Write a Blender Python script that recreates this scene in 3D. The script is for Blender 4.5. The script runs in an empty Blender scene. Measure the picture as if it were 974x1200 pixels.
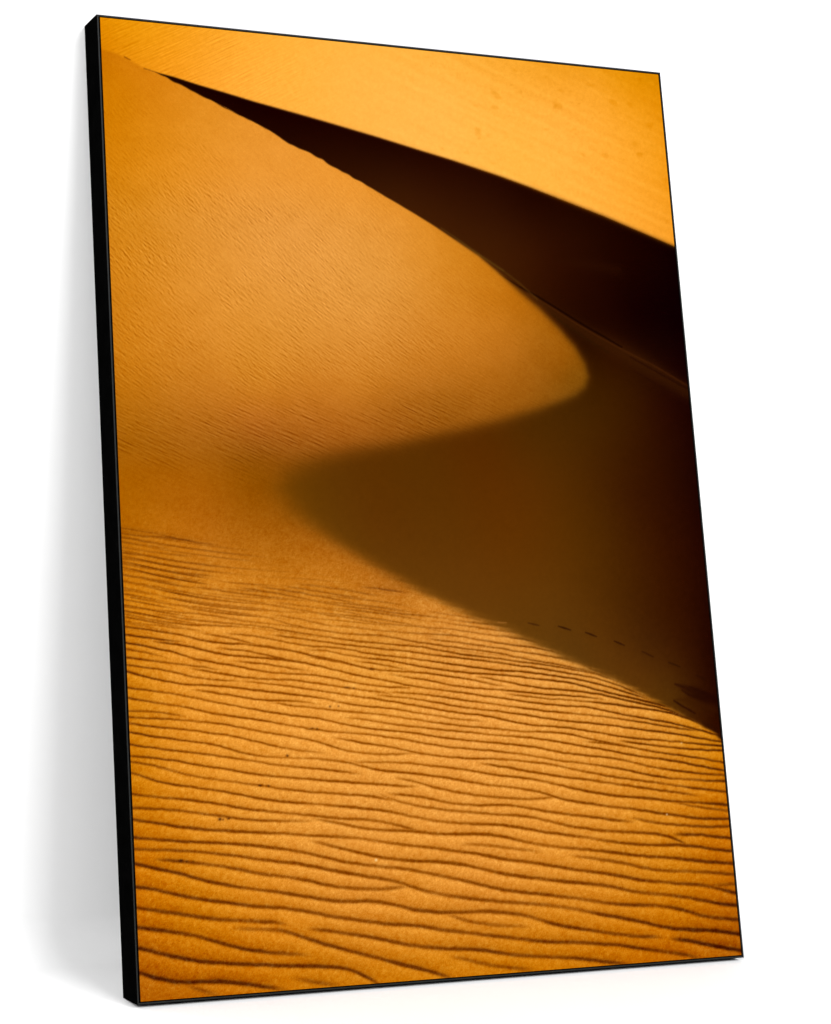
import bpy, bmesh, math
import numpy as np
from mathutils import Matrix, Vector

SC = bpy.context.scene
COL = SC.collection

# ------------------------------------------------------------------ camera
cam = bpy.data.cameras.new('camera')
cam.sensor_fit = 'VERTICAL'
cam.sensor_height = 36.0
cam.lens = 48.36
cam.shift_x, cam.shift_y = 0.6108, -0.0434      # a shifted view: the lens axis passes left of the picture
cam.clip_start, cam.clip_end = 0.05, 100.0
camera = bpy.data.objects.new('camera', cam)
camera.location = (-0.76680, -1.44673, 0.61070)
camera.rotation_euler = tuple(math.radians(a) for a in (90.19793, -1.05953, -13.39562))
COL.objects.link(camera)
SC.camera = camera

# ------------------------------------------------------------------ studio light
world = bpy.data.worlds.new('World')
SC.world = world
world.use_nodes = True
world.node_tree.nodes['Background'].inputs[0].default_value = (1.0, 1.0, 1.0, 1)
world.node_tree.nodes['Background'].inputs[1].default_value = 0.08


def softbox(name, az, el, dist, size_x, size_y, power, target=(0.43, 0.1, 0.6)):
    """rectangular lamp aimed at the picture; az counts to the right of the wall's normal"""
    l = bpy.data.lights.new(name, 'AREA')
    l.shape = 'RECTANGLE'
    l.size, l.size_y = size_x, size_y
    l.energy = power
    o = bpy.data.objects.new(name, l)
    a, e = math.radians(az), math.radians(el)
    d = Vector((math.sin(a) * math.cos(e), -math.cos(a) * math.cos(e), math.sin(e)))
    o.location = Vector(target) + d * dist
    o.rotation_euler = d.to_track_quat('Z', 'Y').to_euler()
    COL.objects.link(o)
    return o


softbox('key_softbox', 25, 36, 10.0, 6.6, 4, 1000)
softbox('fill_softbox', -48, 31, 10.0, 4.0, 4.0, 740)

vs = SC.view_settings
vs.view_transform = 'Standard'
vs.look = 'None'
vs.exposure = 0.0
vs.gamma = 1.0
vs.use_curve_mapping = False
SC.cycles.max_bounces = 6


# ------------------------------------------------------------------ materials
def material(name, colour, rough, spec=0.5, noise=None, bump=None):
    m = bpy.data.materials.new(name)
    m.use_nodes = True
    nt = m.node_tree
    b = nt.nodes['Principled BSDF']
    b.inputs['Roughness'].default_value = rough
    b.inputs['Specular IOR Level'].default_value = spec
    tc = nt.nodes.new('ShaderNodeTexCoord')
    if noise:
        scale, amount = noise
        n = nt.nodes.new('ShaderNodeTexNoise')
        n.inputs['Scale'].default_value = scale
        n.inputs['Detail'].default_value = 6
        nt.links.new(tc.outputs['Object'], n.inputs['Vector'])
        r = nt.nodes.new('ShaderNodeValToRGB')
        r.color_ramp.elements[0].position = 0.3
        r.color_ramp.elements[1].position = 0.7
        r.color_ramp.elements[0].color = tuple(c * (1 - amount) for c in colour) + (1,)
        r.color_ramp.elements[1].color = tuple(min(1, c * (1 + amount)) for c in colour) + (1,)
        nt.links.new(n.outputs['Fac'], r.inputs['Fac'])
        nt.links.new(r.outputs['Color'], b.inputs['Base Color'])
    else:
        b.inputs['Base Color'].default_value = tuple(colour) + (1,)
    if bump:
        n = nt.nodes.new('ShaderNodeTexNoise')
        n.inputs['Scale'].default_value = bump[0]
        n.inputs['Detail'].default_value = 4
        nt.links.new(tc.outputs['Object'], n.inputs['Vector'])
        bp = nt.nodes.new('ShaderNodeBump')
        bp.inputs['Strength'].default_value = bump[1]
        bp.inputs['Distance'].default_value = 0.001
        nt.links.new(n.outputs['Fac'], bp.inputs['Height'])
        nt.links.new(bp.outputs['Normal'], b.inputs['Normal'])
    return m


MAT_WALL = material('white_wall_paint', (0.86, 0.86, 0.86), 0.9, 0.1, (3.0, 0.01), (260, 0.06))
MAT_SIDE = material('black_stained_wood', (0.0010, 0.0010, 0.0010), 0.8, 0.0, (40, 0.3), (500, 0.15))
MAT_LIP = material('black_frame_lip', (0.0085, 0.0095, 0.009), 0.6, 0.15, (60, 0.25), (500, 0.1))
MAT_GAP = material('black_canvas_edge', (0.002, 0.0018, 0.0016), 0.9, 0.05)
MAT_BACK = material('black_backing_board', (0.004, 0.004, 0.004), 0.9, 0.05)


def obj(name, bm, mat, parent=None):
    me = bpy.data.meshes.new(name)
    bmesh.ops.recalc_face_normals(bm, faces=bm.faces)
    bm.to_mesh(me)
    bm.free()
    for m in (mat if isinstance(mat, (list, tuple)) else [mat]):
        me.materials.append(m)
    o = bpy.data.objects.new(name, me)
    COL.objects.link(o)
    o.parent = parent
    return o


def box(bm, x0, x1, y0, y1, z0, z1):
    v = [bm.verts.new((x, y, z)) for x in (x0, x1) for y in (y0, y1) for z in (z0, z1)]
    for f in ((0, 1, 3, 2), (4, 6, 7, 5), (0, 4, 5, 1), (2, 3, 7, 6), (0, 2, 6, 4), (1, 5, 7, 3)):
        bm.faces.new([v[i] for i in f])


# ------------------------------------------------------------------ floor and wall: one white sheet, coved where it turns up
WALL_Y, COVE = 0.1868, 0.05
prof = [(-7.0, 0.0), (-2.0, 0.0), (-0.5, 0.0)]
prof += [(WALL_Y - COVE + COVE * math.sin(a), COVE - COVE * math.cos(a)) for a in np.linspace(0, math.pi / 2, 33)]
prof += [(WALL_Y, 0.6), (WALL_Y, 1.5), (WALL_Y, 4.0)]
bm = bmesh.new()
rows = [[bm.verts.new((x, y, z)) for y, z in prof] for x in (-6.0, -1.0, 0.0, 1.0, 2.0, 7.0)]
for r0, r1 in zip(rows[:-1], rows[1:]):
    for k in range(len(prof) - 1):
        bm.faces.new((r0[k], r1[k], r1[k + 1], r0[k + 1])).smooth = True
backdrop = obj('backdrop', bm, MAT_WALL)
backdrop['kind'] = 'structure'

# ------------------------------------------------------------------ the printed photograph, in millimetres from its lower left corner
# RIPPLES: dark lee lines of the wind ripples (x, y, strength); INK_*: sampled inks (x, y, r, g, b); *_EDGE: (x, y, softness)
RIPPLES = [

[(-2.0,110.0,1.0),(3.6,108.3,1.0),(11.3,105.9,1.0),(26.8,104.3,1.0),(49.1,100.1,1.0),(71.5,95.7,1.0),(94.0,91.5,1.0),(116.7,88.2,1.0),(139.6,85.6,1.0),(162.7,84.7,1.0),(181.2,82.2,1.0),(187.2,80.9,1.0),(207.2,76.6,1.0)],
[(55.7,20.2,0.4),(71.7,14.4,0.4),(85.0,9.6,0.4),(98.4,5.3,0.4),(118.4,-1.1,0.4)],[(197.6,17.6,0.5),(213.6,14.0,0.5),(232.1,9.8,0.5),(250.8,6.9,0.5),(270.8,3.8,0.5)],
[(409.7,82.0,0.6),(425.7,75.9,0.6),(440.3,70.3,0.6),(455.0,66.4,0.6),(475.0,63.2,0.6),(497.6,60.2,0.6),(525.5,57.8,0.6),(545.5,56.1,0.6)],
[(415.5,29.3,0.55),(431.5,25.5,0.55),(451.1,20.8,0.55),(468.4,16.6,0.55),(488.2,12.2,0.55),(510.7,8.1,0.55),(528.4,5.9,0.55),(548.4,3.4,0.55)],
[(800.5,91.6,0.6),(816.5,92.1,0.6),(833.3,92.6,0.6),(855.7,92.4,0.6),(862.0,92.3,0.6)],
[(743.7,30.2,1.1),(759.7,28.1,1.1),(781.2,25.3,1.1),(799.9,20.3,1.1),(818.7,15.9,1.1),(837.7,11.9,1.1),(855.4,8.9,1.1),(862.0,7.8,1.1)],
[(439.5,161.3,0.65),(455.5,160.5,0.65),(478.2,159.3,0.65),(498.4,155.9,0.65),(521.2,152.3,0.65),(549.3,148.3,0.65),(569.3,145.5,0.65)],
[(689.1,281.0,1.0),(705.1,278.8,1.0),(729.3,275.5,1.0),(753.8,272.6,1.0),(781.1,269.4,1.0),(805.9,266.6,1.0),(831.0,264.6,1.0),(856.2,263.4,1.0),(862.0,263.1,1.0)],
[(635.0,281.8,0.8),(651.0,280.3,0.8),(677.8,277.8,0.8),(704.5,273.3,0.8),(731.3,268.1,0.8),(758.3,263.5,0.8),(785.6,259.8,0.8),(810.3,256.1,0.8),(835.2,252.2,0.8),(855.8,248.0,0.8),(862.0,246.7,0.8)],
[(757.4,203.3,0.55),(773.4,199.8,0.55),(800.4,193.9,0.55),(827.9,189.5,0.55),(855.0,186.0,0.55),(862.0,185.1,0.55)],
[(695.1,184.2,0.8),(711.1,181.1,0.8),(732.4,177.0,0.8),(753.9,173.2,0.8),(778.4,170.7,0.8),(808.6,167.7,0.8),(836.3,166.1,0.8),(855.4,165.8,0.8),(862.0,165.7,0.8)],
[(761.1,159.0,1.0),(777.1,158.6,1.0),(801.9,158.0,1.0),(823.9,155.0,1.0),(855.6,150.8,1.0),(862.0,150.0,1.0)],
[(-2.0,397.1,0.9),(4.5,396.4,0.9),(24.9,394.1,0.9),(45.3,391.1,0.9),(63.6,388.4,0.9),(84.4,386.4,0.9),(100.5,384.1,0.9),(116.8,381.7,0.9),(136.8,378.8,0.9)],
[(-2.0,388.8,0.9),(4.1,387.8,0.9),(17.6,385.5,0.9),(35.8,383.2,0.9),(54.1,381.2,0.9),(67.7,377.9,0.9),(81.4,373.5,0.9),(97.5,370.2,0.9),(118.4,368.1,0.9),(141.8,366.7,0.9),(161.8,365.5,0.9)],
[(-2.0,333.4,0.75),(5.0,333.4,0.75),(22.0,333.4,0.75),(37.9,332.5,0.75),(53.8,330.1,0.75),(69.8,327.2,0.75),(89.8,323.6,0.75)],
[(-2.0,275.5,0.8),(6.8,274.4,0.8),(23.6,272.3,0.8),(39.4,268.7,0.8),(55.1,263.6,0.8),(66.3,260.8,0.8),(86.3,255.8,0.8)],
[(307.6,388.7,0.75),(323.6,386.8,0.75),(343.3,384.4,0.75),(363.1,380.9,0.75),(380.4,377.4,0.75),(400.4,373.4,0.75)],
[(638.9,380.5,0.9),(654.9,375.6,0.9),(661.1,373.7,0.9),(676.8,367.8,0.9),(696.8,360.3,0.9)],
[(-2.0,414.9,1.1),(4.1,413.9,1.1),(21.1,411.2,1.1),(41.5,407.2,1.1),(62.1,402.8,1.1),(80.4,398.9,1.1),(89.5,394.8,1.1),(109.5,385.8,1.1)],
[(32.8,415.6,1.0),(48.8,413.8,1.0),(69.4,411.5,1.0),(87.8,408.2,1.0),(104.0,405.5,1.0),(117.8,400.1,1.0),(134.1,397.1,1.0),(155.3,395.8,1.0),(179.0,394.0,1.0),(200.4,392.3,1.0),(222.8,389.2,1.0),(242.8,386.4,1.0)],
[(-2.0,406.5,0.6),(4.9,406.0,0.6),(20.8,404.8,0.6),(34.4,401.1,0.6),(48.0,397.8,0.6),(68.0,392.9,0.6)],
[(154.3,411.2,0.95),(170.3,409.3,0.95),(194.1,406.5,0.95),(223.6,401.9,0.95),(243.6,398.8,0.95)],
[(-2.0,551.6,0.5),(4.6,550.6,0.5),(25.2,547.6,0.5),(48.2,544.6,0.5),(59.7,542.6,0.5),(79.7,539.1,0.5)],
[(-2.0,545.2,0.8),(4.3,544.3,0.8),(24.9,541.3,0.8),(43.3,539.9,0.8),(64.3,540.5,0.8),(80.5,537.4,0.8),(99.2,534.3,0.8),(117.9,532.3,0.8),(137.9,530.2,0.8)],
[(46.0,545.0,1.0),(62.0,541.5,1.0),(82.8,537.0,1.0),(108.5,533.3,1.0),(128.5,530.4,1.0)],
[(-2.0,539.6,0.9),(4.1,539.0,0.9),(20.1,537.4,0.9),(38.4,534.6,0.9),(54.5,530.9,0.9),(74.5,526.3,0.9)],
[(-2.0,534.7,0.7),(3.8,533.8,0.7),(22.1,531.1,0.7),(40.5,528.7,0.7),(61.3,526.7,0.7),(81.3,524.8,0.7)],
[(-2.0,528.2,0.6),(3.5,527.4,0.6),(24.1,524.4,0.6),(47.1,521.3,0.6),(70.2,518.7,0.6),(93.6,517.3,0.6),(113.6,516.1,0.6)],
[(-2.0,521.0,0.9),(4.4,520.5,0.9),(23.8,519.1,0.9),(42.2,516.7,0.9),(60.6,512.3,0.9),(81.4,509.8,0.9),(102.5,507.7,0.9),(128.3,505.2,0.9),(148.3,503.3,0.9)],
[(-2.0,514.3,0.7),(4.1,513.8,0.7),(23.5,512.2,0.7),(46.5,508.6,0.7),(64.9,505.9,0.7),(92.8,502.4,0.7),(111.5,499.9,0.7),(131.5,497.2,0.7)],
[(-2.0,508.2,0.9),(3.8,507.5,0.9),(23.2,505.0,0.9),(46.0,500.2,0.9),(69.2,497.7,0.9),(92.5,496.5,0.9),(115.8,493.5,0.9),(135.8,490.9,0.9)],
[(-2.0,500.9,0.6),(4.6,500.2,0.6),(27.4,497.7,0.6),(50.4,494.5,0.6),(75.8,491.8,0.6),(103.7,487.6,0.6),(123.7,484.6,0.6)],
[(-2.0,495.2,1.0),(4.3,494.3,1.0),(22.6,491.8,1.0),(43.1,488.0,1.0),(66.2,485.0,1.0),(86.2,482.4,1.0)],
[(-2.0,477.1,0.6),(3.5,476.5,0.6),(21.8,474.4,0.6),(44.6,470.8,0.6),(64.6,467.6,0.6)],
[(-2.0,457.7,0.9),(3.8,456.9,0.9),(23.1,454.1,0.9),(46.0,451.5,0.9),(71.4,449.7,0.9),(92.3,448.5,0.9),(113.3,446.3,0.9),(134.3,443.0,0.9),(157.8,439.2,0.9),(181.5,435.7,0.9),(201.5,432.7,0.9)],
[(-2.0,448.8,1.0),(3.4,448.0,1.0),(18.1,445.8,1.0),(34.0,441.6,1.0),(52.3,438.3,1.0),(75.3,435.6,1.0),(100.9,433.7,1.0),(126.7,432.9,1.0),(155.0,431.2,1.0),(175.0,430.0,1.0)],
[(-2.0,440.5,0.6),(4.1,439.3,0.6),(24.5,435.4,0.6),(56.6,433.0,0.6),(79.7,430.1,0.6),(100.5,427.0,0.6),(120.5,424.0,0.6)],
[(-2.0,433.5,1.0),(3.8,432.8,1.0),(24.3,430.2,1.0),(47.1,427.3,1.0),(67.7,424.0,1.0),(86.2,420.7,1.0),(99.9,415.9,1.0),(118.5,413.2,1.0),(139.6,410.7,1.0),(163.2,410.0,1.0),(183.2,409.4,1.0)],
[(96.0,425.6,0.8),(112.0,423.1,0.8),(133.0,419.8,0.8),(154.0,415.4,0.8),(172.8,410.9,0.8),(192.8,406.1,0.8)],
[(-2.0,424.3,1.0),(3.4,423.5,1.0),(23.8,420.4,1.0),(46.6,417.1,1.0),(67.3,415.2,1.0),(87.3,413.4,1.0)],
[(210.8,482.1,0.8),(226.8,479.7,0.8),(248.5,476.5,0.8),(272.8,473.6,0.8),(297.2,469.2,0.8),(321.8,466.1,0.8),(341.8,463.6,0.8)],
[(230.5,484.2,0.7),(246.5,482.5,0.7),(273.3,479.7,0.7),(300.2,476.4,0.7),(327.3,472.4,0.7),(342.1,470.2,0.7),(362.1,467.2,0.7)],
[(319.3,480.5,0.5),(335.3,478.9,0.5),(357.7,476.7,0.5),(382.7,473.6,0.5),(402.7,471.1,0.5)],
[(194.8,462.3,0.75),(210.8,460.3,0.75),(227.8,458.2,0.75),(252.0,455.3,0.75),(278.8,452.2,0.75),(305.7,448.6,0.75),(330.2,444.1,0.75),(350.2,440.4,0.75)],
[(193.8,446.5,1.0),(209.8,444.7,1.0),(222.0,443.3,1.0),(236.5,441.7,1.0),(246.0,437.7,1.0),(262.9,435.5,1.0),(282.3,431.7,1.0),(302.3,427.8,1.0)],
[(237.4,403.2,0.7),(253.4,402.3,0.7),(277.7,401.0,0.7),(297.1,396.4,0.7),(311.7,393.0,0.7),(331.4,391.7,0.7),(351.4,390.4,0.7)],
[(414.5,449.5,0.4),(430.5,447.3,0.4),(446.0,445.2,0.4),(471.5,441.7,0.4),(497.2,438.2,0.4),(517.2,435.5,0.4)],
[(413.6,437.9,0.6),(429.6,436.0,0.6),(450.2,433.5,0.6),(480.9,429.5,0.6),(516.9,424.7,0.6),(542.9,421.2,0.6),(562.9,418.5,0.6)],
[(411.7,415.6,0.9),(427.7,413.3,0.9),(443.2,411.1,0.9),(468.7,408.2,0.9),(494.4,405.7,0.9),(520.1,401.4,0.9),(546.1,397.8,0.9),(572.2,394.1,0.9),(598.4,390.5,0.9),(624.7,385.6,0.9),(644.7,381.9,0.9)],
[(79.7,384.3,1.0),(95.7,381.0,1.0),(116.5,376.7,1.0),(135.2,374.8,1.0),(153.8,370.9,1.0),(175.1,368.9,1.0),(196.4,367.5,1.0),(207.3,367.1,0.9),(226.8,366.3,0.8),(250.8,362.9,0.8),(272.5,359.4,0.8),(294.3,356.2,0.8),(316.2,353.0,0.8),(333.4,350.6,0.8),(353.1,348.1,0.8),(373.1,345.6,0.8)],
[(71.2,399.1,1.0),(87.2,395.3,1.0),(105.6,390.9,1.0),(124.2,388.5,1.0),(138.2,386.2,1.0),(156.9,382.4,1.0),(178.0,378.3,1.0),(196.9,374.8,1.0),(207.8,374.5,0.95),(222.5,374.0,0.9),(246.6,372.6,0.9),(268.3,370.1,0.9),(285.2,367.0,0.9),(302.1,362.5,0.9),(324.1,359.5,0.9),(343.8,356.4,0.9),(366.0,353.8,0.9),(383.6,353.9,0.9),(403.6,354.0,0.9)],
[(519.8,345.2,0.65),(535.8,343.0,0.65),(567.0,338.7,0.65),(598.5,335.8,0.65),(627.7,333.5,0.65),(653.1,331.2,0.82),(667.5,329.4,1.0),(694.4,327.1,1.0),(715.9,323.2,1.0),(740.4,320.5,1.0),(764.9,317.0,1.0),(786.7,312.7,1.0),(808.4,306.9,1.0),(821.8,300.5,1.0),(841.8,290.9,1.0)],
[(-2.0,221.9,0.85),(4.4,221.5,0.85),(23.4,220.3,0.85),(46.0,218.3,0.85),(66.3,216.1,0.85),(84.5,212.8,0.85),(105.1,210.3,0.85),(123.4,207.2,0.85),(144.1,203.7,0.85),(167.3,200.7,0.85),(188.5,199.5,0.85),(196.8,199.0,0.68),(211.2,198.2,0.5),(235.0,197.6,0.5),(255.0,197.1,0.5)],
[(-2.0,320.5,1.0),(5.5,319.1,1.0),(21.2,316.1,1.0),(41.6,313.5,1.0),(64.4,311.9,1.0),(87.3,308.9,1.0),(110.3,305.6,1.0),(131.1,302.4,1.0),(152.0,299.4,1.0),(165.9,294.9,1.0),(182.2,290.3,1.0),(202.3,286.2,0.95),(212.0,284.2,0.9),(230.9,281.0,0.9),(252.4,278.3,0.9),(272.4,275.8,0.9)],
[(177.7,480.9,0.8),(193.7,479.0,0.8),(214.2,476.6,0.9),(224.1,475.4,1.0),(243.3,472.2,1.0),(262.7,468.5,1.0),(282.2,466.2,1.0),(296.8,462.9,1.0),(313.9,460.0,1.0),(333.9,456.6,1.0)],
[(231.7,175.5,1.0),(247.7,171.3,1.0),(266.5,166.4,1.0),(285.5,161.4,1.0),(304.6,156.8,1.0),(323.7,151.8,1.0),(343.1,148.4,1.0),(365.0,144.9,1.0),(389.6,142.7,1.0),(405.8,141.7,1.0),(418.5,140.9,1.0),(440.9,137.7,1.0),(460.8,133.6,1.0),(480.6,128.0,1.0),(500.6,123.3,1.0),(520.8,119.7,1.0),(546.3,115.7,1.0),(577.0,111.0,1.0),(608.1,106.5,1.0),(626.5,104.6,0.95),(641.2,102.7,0.9),(659.5,100.0,0.9),(677.8,95.4,0.9),(696.1,91.2,0.9),(722.7,87.3,0.9),(749.6,84.1,0.9),(773.8,80.7,0.9),(798.1,76.1,0.9),(819.6,70.6,0.9),(835.9,67.5,0.9),(856.6,65.3,0.9),(862.0,64.7,0.9)],
[(-2.0,281.8,1.0),(4.9,281.3,1.0),(26.3,279.7,1.0),(46.6,276.7,1.0),(67.0,273.6,1.0),(85.2,269.4,1.0),(103.5,266.1,1.0),(119.6,264.2,1.0),(135.7,260.6,1.0),(156.6,256.9,1.0),(179.9,253.0,1.0),(200.1,251.2,1.0),(214.5,249.6,1.0),(238.3,247.1,1.0),(264.6,244.0,1.0),(291.2,241.8,1.0),(315.4,239.5,1.0),(339.8,237.0,1.0),(364.4,234.3,1.0),(376.8,233.6,1.0),(396.8,232.5,1.0)],
[(-2.0,295.8,0.9),(4.4,294.7,0.9),(22.3,291.6,0.9),(42.6,288.6,0.9),(67.6,285.2,0.9),(90.5,282.5,0.9),(113.4,278.8,0.9),(136.6,275.6,0.9),(155.2,272.4,0.9),(176.1,268.6,0.9),(200.9,264.8,0.88),(213.0,262.7,0.85),(236.8,260.1,0.85),(260.7,257.7,0.85),(284.8,254.8,0.85),(299.2,252.7,0.85),(319.2,249.8,0.85)],
[(44.6,467.8,0.9),(60.6,466.5,0.9),(81.5,464.8,0.9),(102.3,461.5,0.9),(125.7,458.5,0.9),(146.9,456.7,0.9),(173.0,454.4,0.9),(196.8,451.1,0.9),(212.5,449.2,0.75),(220.0,448.6,0.6),(236.9,448.5,0.6),(251.5,447.4,0.6),(271.5,445.9,0.6)],
[(189.8,340.4,0.85),(205.8,337.8,0.85),(224.8,334.7,0.85),(248.8,332.7,0.85),(272.9,329.6,0.85),(297.1,326.8,0.85),(321.6,324.3,0.85),(346.2,322.0,0.85),(370.8,317.8,0.85),(395.6,314.5,0.85),(419.5,310.8,0.88),(434.8,308.6,0.9),(457.5,305.0,0.9),(483.0,303.1,0.9),(506.0,301.0,0.9),(531.8,297.7,0.9),(557.7,295.3,0.9),(584.0,294.6,0.9),(610.4,292.9,0.9),(634.0,288.9,0.9),(648.4,284.5,0.9),(667.9,279.7,0.9),(691.9,276.4,0.9),(711.9,273.6,0.9)],
[(-2.0,361.5,1.0),(4.0,360.8,1.0),(20.9,358.7,1.0),(43.6,355.6,1.0),(64.1,352.5,1.0),(84.7,348.6,1.0),(103.1,344.7,1.0),(123.9,340.5,1.0),(144.8,337.0,1.0),(163.4,333.0,1.0),(184.5,328.8,1.0),(204.8,326.1,1.0),(216.9,324.3,1.0),(240.8,321.3,1.0),(264.8,318.6,1.0),(276.7,314.5,1.0),(293.6,310.9,1.0),(315.4,307.4,1.0),(339.8,303.6,1.0),(369.5,300.7,1.0),(396.8,297.3,1.0),(418.1,293.4,1.0),(433.4,291.4,1.0),(458.6,288.1,1.0),(484.0,285.3,1.0),(509.6,282.8,1.0),(535.4,279.9,1.0),(561.3,277.0,1.0),(579.4,273.5,1.0),(594.8,269.1,1.0),(615.8,266.7,1.0),(645.0,263.0,0.95),(657.2,261.8,0.9),(681.3,259.1,0.9),(702.6,255.5,0.9),(721.3,251.2,0.9),(739.9,246.2,0.9),(761.5,242.1,0.9),(788.8,238.8,0.9),(816.3,235.2,0.9),(838.5,232.9,0.9),(856.7,231.2,0.9),(862.0,230.7,0.9)],
[(-2.0,326.8,0.9),(4.7,326.3,0.9),(26.1,324.7,0.9),(48.9,323.6,0.9),(71.8,321.6,0.9),(94.8,319.4,0.9),(117.9,316.8,0.9),(136.4,314.3,0.9),(152.7,310.8,0.9),(171.3,306.2,0.9),(190.1,303.2,0.9),(203.2,301.2,0.9),(215.3,299.4,0.9),(236.7,295.5,0.9),(258.1,291.3,0.9),(272.3,285.7,0.9),(286.6,280.7,0.9),(305.9,276.9,0.9),(330.3,274.5,0.9),(352.4,272.8,0.9),(377.4,273.2,0.9),(397.4,273.5,0.9)],
[(600.5,141.7,0.6),(616.5,138.8,0.6),(629.7,136.4,0.7),(646.9,133.1,0.8),(673.3,129.9,0.8),(694.4,125.7,0.8),(710.1,121.0,0.8),(728.6,116.9,0.8),(752.9,114.2,0.8),(780.1,112.2,0.8),(807.5,110.2,0.8),(835.0,107.4,0.8),(854.9,104.8,0.8),(862.0,103.9,0.8)],
[(222.5,72.4,0.9),(238.5,70.3,0.9),(257.4,67.8,0.9),(278.6,63.5,0.9),(297.6,60.4,0.9),(316.7,56.6,0.9),(331.0,52.7,0.9),(347.7,48.2,0.9),(364.6,44.6,0.9),(384.0,41.3,0.9),(390.4,40.5,0.95),(407.7,38.3,1.0),(427.4,36.3,1.0),(444.9,36.1,1.0),(464.8,33.5,1.0),(484.6,29.1,1.0),(504.6,25.2,1.0),(527.3,22.3,1.0),(552.8,19.7,1.0),(578.5,17.7,1.0),(604.3,14.4,1.0),(616.1,12.8,0.9),(629.2,10.9,0.8),(647.4,7.6,0.8),(670.9,4.0,0.8),(690.9,0.9,0.8)],
[(293.9,265.7,0.8),(309.9,265.2,0.8),(332.0,264.5,0.8),(356.7,263.8,0.8),(381.5,262.0,0.8),(406.3,258.0,0.8),(415.1,257.0,0.85),(427.9,255.8,0.9),(450.5,252.9,0.9),(473.2,249.4,0.9),(493.4,245.1,0.9),(513.8,241.8,0.9),(536.9,239.4,0.9),(560.1,236.4,0.9),(580.8,232.5,0.9),(598.7,227.5,0.9),(619.5,222.4,0.9),(639.2,218.7,0.95),(650.0,216.4,1.0),(673.8,212.7,1.0),(697.7,209.2,1.0),(727.5,207.0,1.0),(751.8,203.9,1.0),(776.2,200.1,1.0),(801.1,199.4,1.0),(828.7,196.6,1.0),(855.1,193.8,1.0),(862.0,193.1,1.0)],
[(24.8,162.7,0.9),(40.8,160.7,0.9),(58.8,158.4,0.9),(79.2,155.9,0.9),(101.9,152.0,0.9),(122.4,149.0,0.9),(140.7,144.5,0.9),(159.0,140.0,0.9),(179.9,136.6,0.9),(192.8,134.9,0.88),(204.7,132.7,0.85),(225.8,129.2,0.85),(244.5,124.6,0.85),(263.3,119.2,0.85),(282.3,116.2,0.85),(301.5,114.8,0.85),(323.2,112.4,0.85),(345.3,113.0,0.85),(360.1,113.7,0.85),(380.1,114.6,0.85)],
[(-2.0,37.4,1.0),(4.6,35.4,1.0),(16.6,31.7,1.0),(29.7,26.5,1.0),(43.0,22.7,1.0),(60.8,20.4,1.0),(76.5,20.1,1.0),(94.7,20.5,1.0),(112.8,18.6,1.0),(130.9,15.4,1.0),(149.1,12.6,1.0),(167.4,9.0,1.0),(180.3,6.6,0.8),(200.3,2.9,0.8)],
[(-2.0,310.3,1.0),(5.0,308.9,1.0),(23.0,305.4,1.0),(43.3,301.6,1.0),(66.0,298.6,1.0),(91.2,295.4,1.0),(111.9,292.8,1.0),(125.7,289.3,1.0),(137.1,284.7,1.0),(150.9,280.2,1.0),(169.6,277.1,1.0),(190.7,274.4,1.0),(201.5,273.9,1.0),(220.8,272.5,1.0),(244.7,271.8,1.0),(266.3,269.1,1.0),(288.0,266.3,1.0),(304.9,264.1,1.0),(319.2,258.0,1.0),(336.2,254.3,1.0),(360.8,252.0,1.0),(385.5,248.9,1.0),(414.2,245.2,1.0),(426.9,243.6,1.0),(449.4,239.0,1.0),(472.0,235.0,1.0),(497.3,230.5,1.0),(522.9,227.9,1.0),(545.9,224.5,1.0),(566.5,221.0,1.0),(581.9,216.5,1.0),(597.1,210.5,1.0),(615.3,206.6,1.0),(637.7,203.5,1.0),(648.5,201.5,1.0),(672.3,198.0,1.0),(696.3,195.4,1.0),(720.4,191.8,1.0),(741.8,187.7,1.0),(763.5,185.0,1.0),(785.1,181.1,1.0),(807.0,177.8,1.0),(832.0,176.8,1.0),(854.9,175.4,1.0),(862.0,175.0,1.0)],
[(-2.0,86.7,1.0),(4.8,85.6,1.0),(21.3,82.9,1.0),(43.6,79.5,1.0),(61.4,76.1,1.0),(79.3,72.1,1.0),(95.0,67.8,1.0),(110.7,62.3,1.0),(128.7,56.8,1.0),(146.9,52.2,1.0),(165.2,48.6,1.0),(182.7,46.6,0.9),(196.8,45.1,0.8),(215.4,42.6,0.8),(235.4,39.9,0.8)],
[(235.9,200.7,0.9),(251.9,198.0,0.9),(270.9,194.8,0.9),(287.6,191.4,0.9),(304.3,186.5,0.9),(323.6,183.7,0.9),(345.5,181.1,0.9),(367.7,180.8,0.9),(387.4,178.5,0.9),(408.5,175.2,0.95),(421.2,174.1,1.0),(446.4,173.0,1.0),(469.2,172.5,1.0),(492.0,171.1,1.0),(509.7,167.6,1.0),(527.4,163.2,1.0),(545.1,158.8,1.0),(565.5,154.7,1.0),(591.4,151.2,1.0),(617.4,148.1,1.0),(632.0,146.2,1.0),(645.4,144.5,1.0),(671.7,140.7,1.0),(698.2,136.7,1.0),(725.0,133.3,1.0),(752.0,131.0,1.0),(779.1,127.5,1.0),(806.3,123.6,1.0),(833.8,120.6,1.0),(856.0,118.4,1.0),(862.0,117.8,1.0)],
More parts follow.
